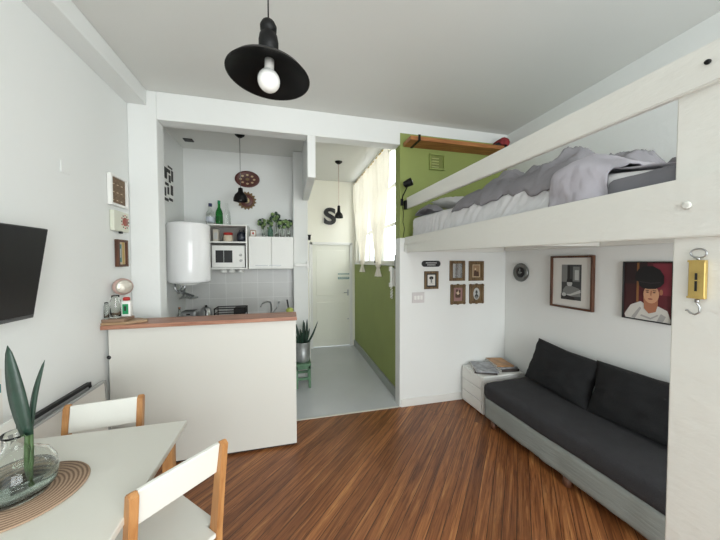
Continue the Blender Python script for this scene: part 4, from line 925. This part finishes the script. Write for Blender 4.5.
CH = wood('oak_chair_frame', (194, 144, 92), (162, 110, 62), 'Z', 8)
CHW = mat('white_chair_paint', (222, 222, 215), .4, bump=.03, bscale=60)
def make_chair(label):
    t = thing('dining_chair', label, 'chair', (0, 0, 0), 0, 'white and oak dining chairs')
    # side posts: bent board, in the local YZ plane (rear at y<0)
    back = [(-.02, 0), (.025, 0), (.035, .30), (.03, .44), (-.005, .66), (-.032, .822), (-.055, .834), (-.072, .82), (-.05, .66), (-.025, .44), (-.02, .30)]
    for s_ in (-1, 1):
        m = MB(); m.prism(back, 'x', s_ * .152 - .013, s_ * .152 + .013, CH, bev=.003); m.build('rear_leg', t)
        m = MB(); m.prism([(.36, 0), (.395, 0), (.395, .415), (.35, .415)], 'x', s_ * .152 - .013, s_ * .152 + .013, CH, bev=.003); m.build('front_leg', t)
        m = MB(); m.box((s_ * .152 - .012, .03, .36), (s_ * .152 + .012, .36, .415), CH, .002); m.build('side_rail', t)
    m = MB(); m.prism([(-.17, .40), (.17, .40), (.175, .05), (.138, .045), (.138, -.02), (-.138, -.02), (-.138, .045), (-.175, .05)], 'z', .42, .44, CHW, bev=.003); m.build('seat', t)
    Mb = Matrix.Translation((0, -.022, .70)) @ Matrix.Rotation(math.radians(11), 4, 'X')
    m = MB(); m.box((-.139, -.008, 0), (.139, .008, .13), CHW, .004, M=Mb); m.build('backrest', t)
    m = MB(); m.box((-.139, .36, .36), (.139, .38, .415), CH, .002); m.build('front_rail', t)
    return t
ca = make_chair('white and oak chair on the far side of the dining table, facing the camera')
ca.location = (-.932, 1.69, 0); ca.rotation_euler = (0, 0, math.radians(187))
cb = copy_tree(ca); cb['label'] = 'white and oak chair at the right side of the dining table, seen from behind'
cb.location = (-.412, 1.155, 0); cb.rotation_euler = (0, 0, math.radians(45))

m = MB(); m.lathe([(0, 0), (.16, 0), (.166, .003), (.163, .007), (.0, .008)], JUTE, n=64); tag(m.build('placemat', loc=(-.89, 1.20, .7505)), 'round brown woven placemat under the glass vase', 'placemat')
t = thing('glass_vase', 'big round clear glass vase holding two leaves in water on the placemat', 'vase', (-.905, 1.20, .7595))
out = [(.055, 0), (.080, .005), (.094, .025), (.098, .06), (.094, .095), (.078, .125), (.050, .145), (.034, .16), (.028, .18), (.029, .20), (.040, .212)]
inn = [(r - .005, z) for r, z in out[::-1][:-2]] + [(.070, .016), (.0, .014)]
m = MB(); m.lathe(out + inn, GLASS, n=48); m.build('body', t)
m = MB(); m.lathe([(0, .007), (.074, .009), (.0915, .027), (.0955, .06), (.0945, .075), (0, .075)], WATER, n=48); m.build('water', t)
m = MB(); blade(m, (.030, .0, .20), (-.006, -.01, .515), .050, LEAF, (-.004, 0, 0)); m.tube([(.022, .01, .03), (.022, .005, .10), (.029, 0, .22)], .006, STEM, n=8); m.build('leaf', t, solid=.002)
m = MB(); blade(m, (.034, .01, .22), (.072, .02, .45), .018, LEAF, (-.008, 0, 0)); m.tube([(.030, .0, .03), (.032, .01, .10), (.034, .01, .23)], .005, STEM, n=8); m.build('leaf', t, solid=.002)

# leaning frames along the left wall
t = thing('leaning_frame', 'black edged long framed panel leaning on the left wall behind the table', 'picture frame', (XL + .055, 2.0, 0))
t.rotation_euler = (0, math.radians(-3), 0)
m = MB(); h_ = .765
m.box((-.012, -.52, 0), (.012, .22, .02), BLACKM, .002); m.box((-.012, -.52, h_ - .022), (.012, .22, h_), BLACKM, .002); m.box((-.012, -.52, .02), (.012, -.50, h_ - .022), BLACKM); m.box((-.012, .20, .02), (.012, .22, h_ - .022), BLACKM); m.build('frame', t)
m = MB(); m.box((-.008, -.50, .02), (.006, .20, h_ - .022), GRL); m.build('backing', t)
t = thing('leaning_frame', 'silver edged framed panel leaning in front of the black one', 'picture frame', (XL + .10, 2.02, 0))
t.rotation_euler = (0, math.radians(-3), 0)
m = MB(); h_ = .745
m.box((-.012, -.50, 0), (.012, .27, .02), CHROME, .002); m.box((-.012, -.50, h_ - .015), (.012, .27, h_), CHROME, .002); m.box((-.012, -.50, .015), (.012, -.485, h_ - .015), CHROME); m.box((-.012, .255, .015), (.012, .27, h_ - .015), CHROME); m.build('frame', t)
m = MB(); m.box((-.008, -.485, .02), (.006, .255, h_ - .015), PAPER); m.build('backing', t)
t = thing('card_stand', 'white framed card standing at the wall end of the dining table', 'card', (-1.185, 1.44, .7505), PI / 2)
m = MB(); m.box((-.15, -.006, 0), (.125, .006, .115), TRIM, .002); m.build('frame', t)
m = MB(); m.box((-.142, -.0072, .008), (.117, -.0062, .107), PAPER); m.flat(rect(.055, .025, .10, .075), -.0078, GREYP); m.flat(rect(-.1, .07, .02, .078), -.0078, GREYP); m.flat(rect(-.1, .05, .0, .056), -.0078, GREYP); m.build('card', t)
m = MB(); m.box((-.12, -.003, 0), (.12, -.001, .28), PAPER); m.flat(rect(.06, .17, .115, .21), -.0035, TEAL); tag(m.build('wall_paper_sheet', loc=(XL, 1.54, .78), rotz=PI / 2), 'white paper sheet with a teal label on the left wall behind the vase', 'paper')
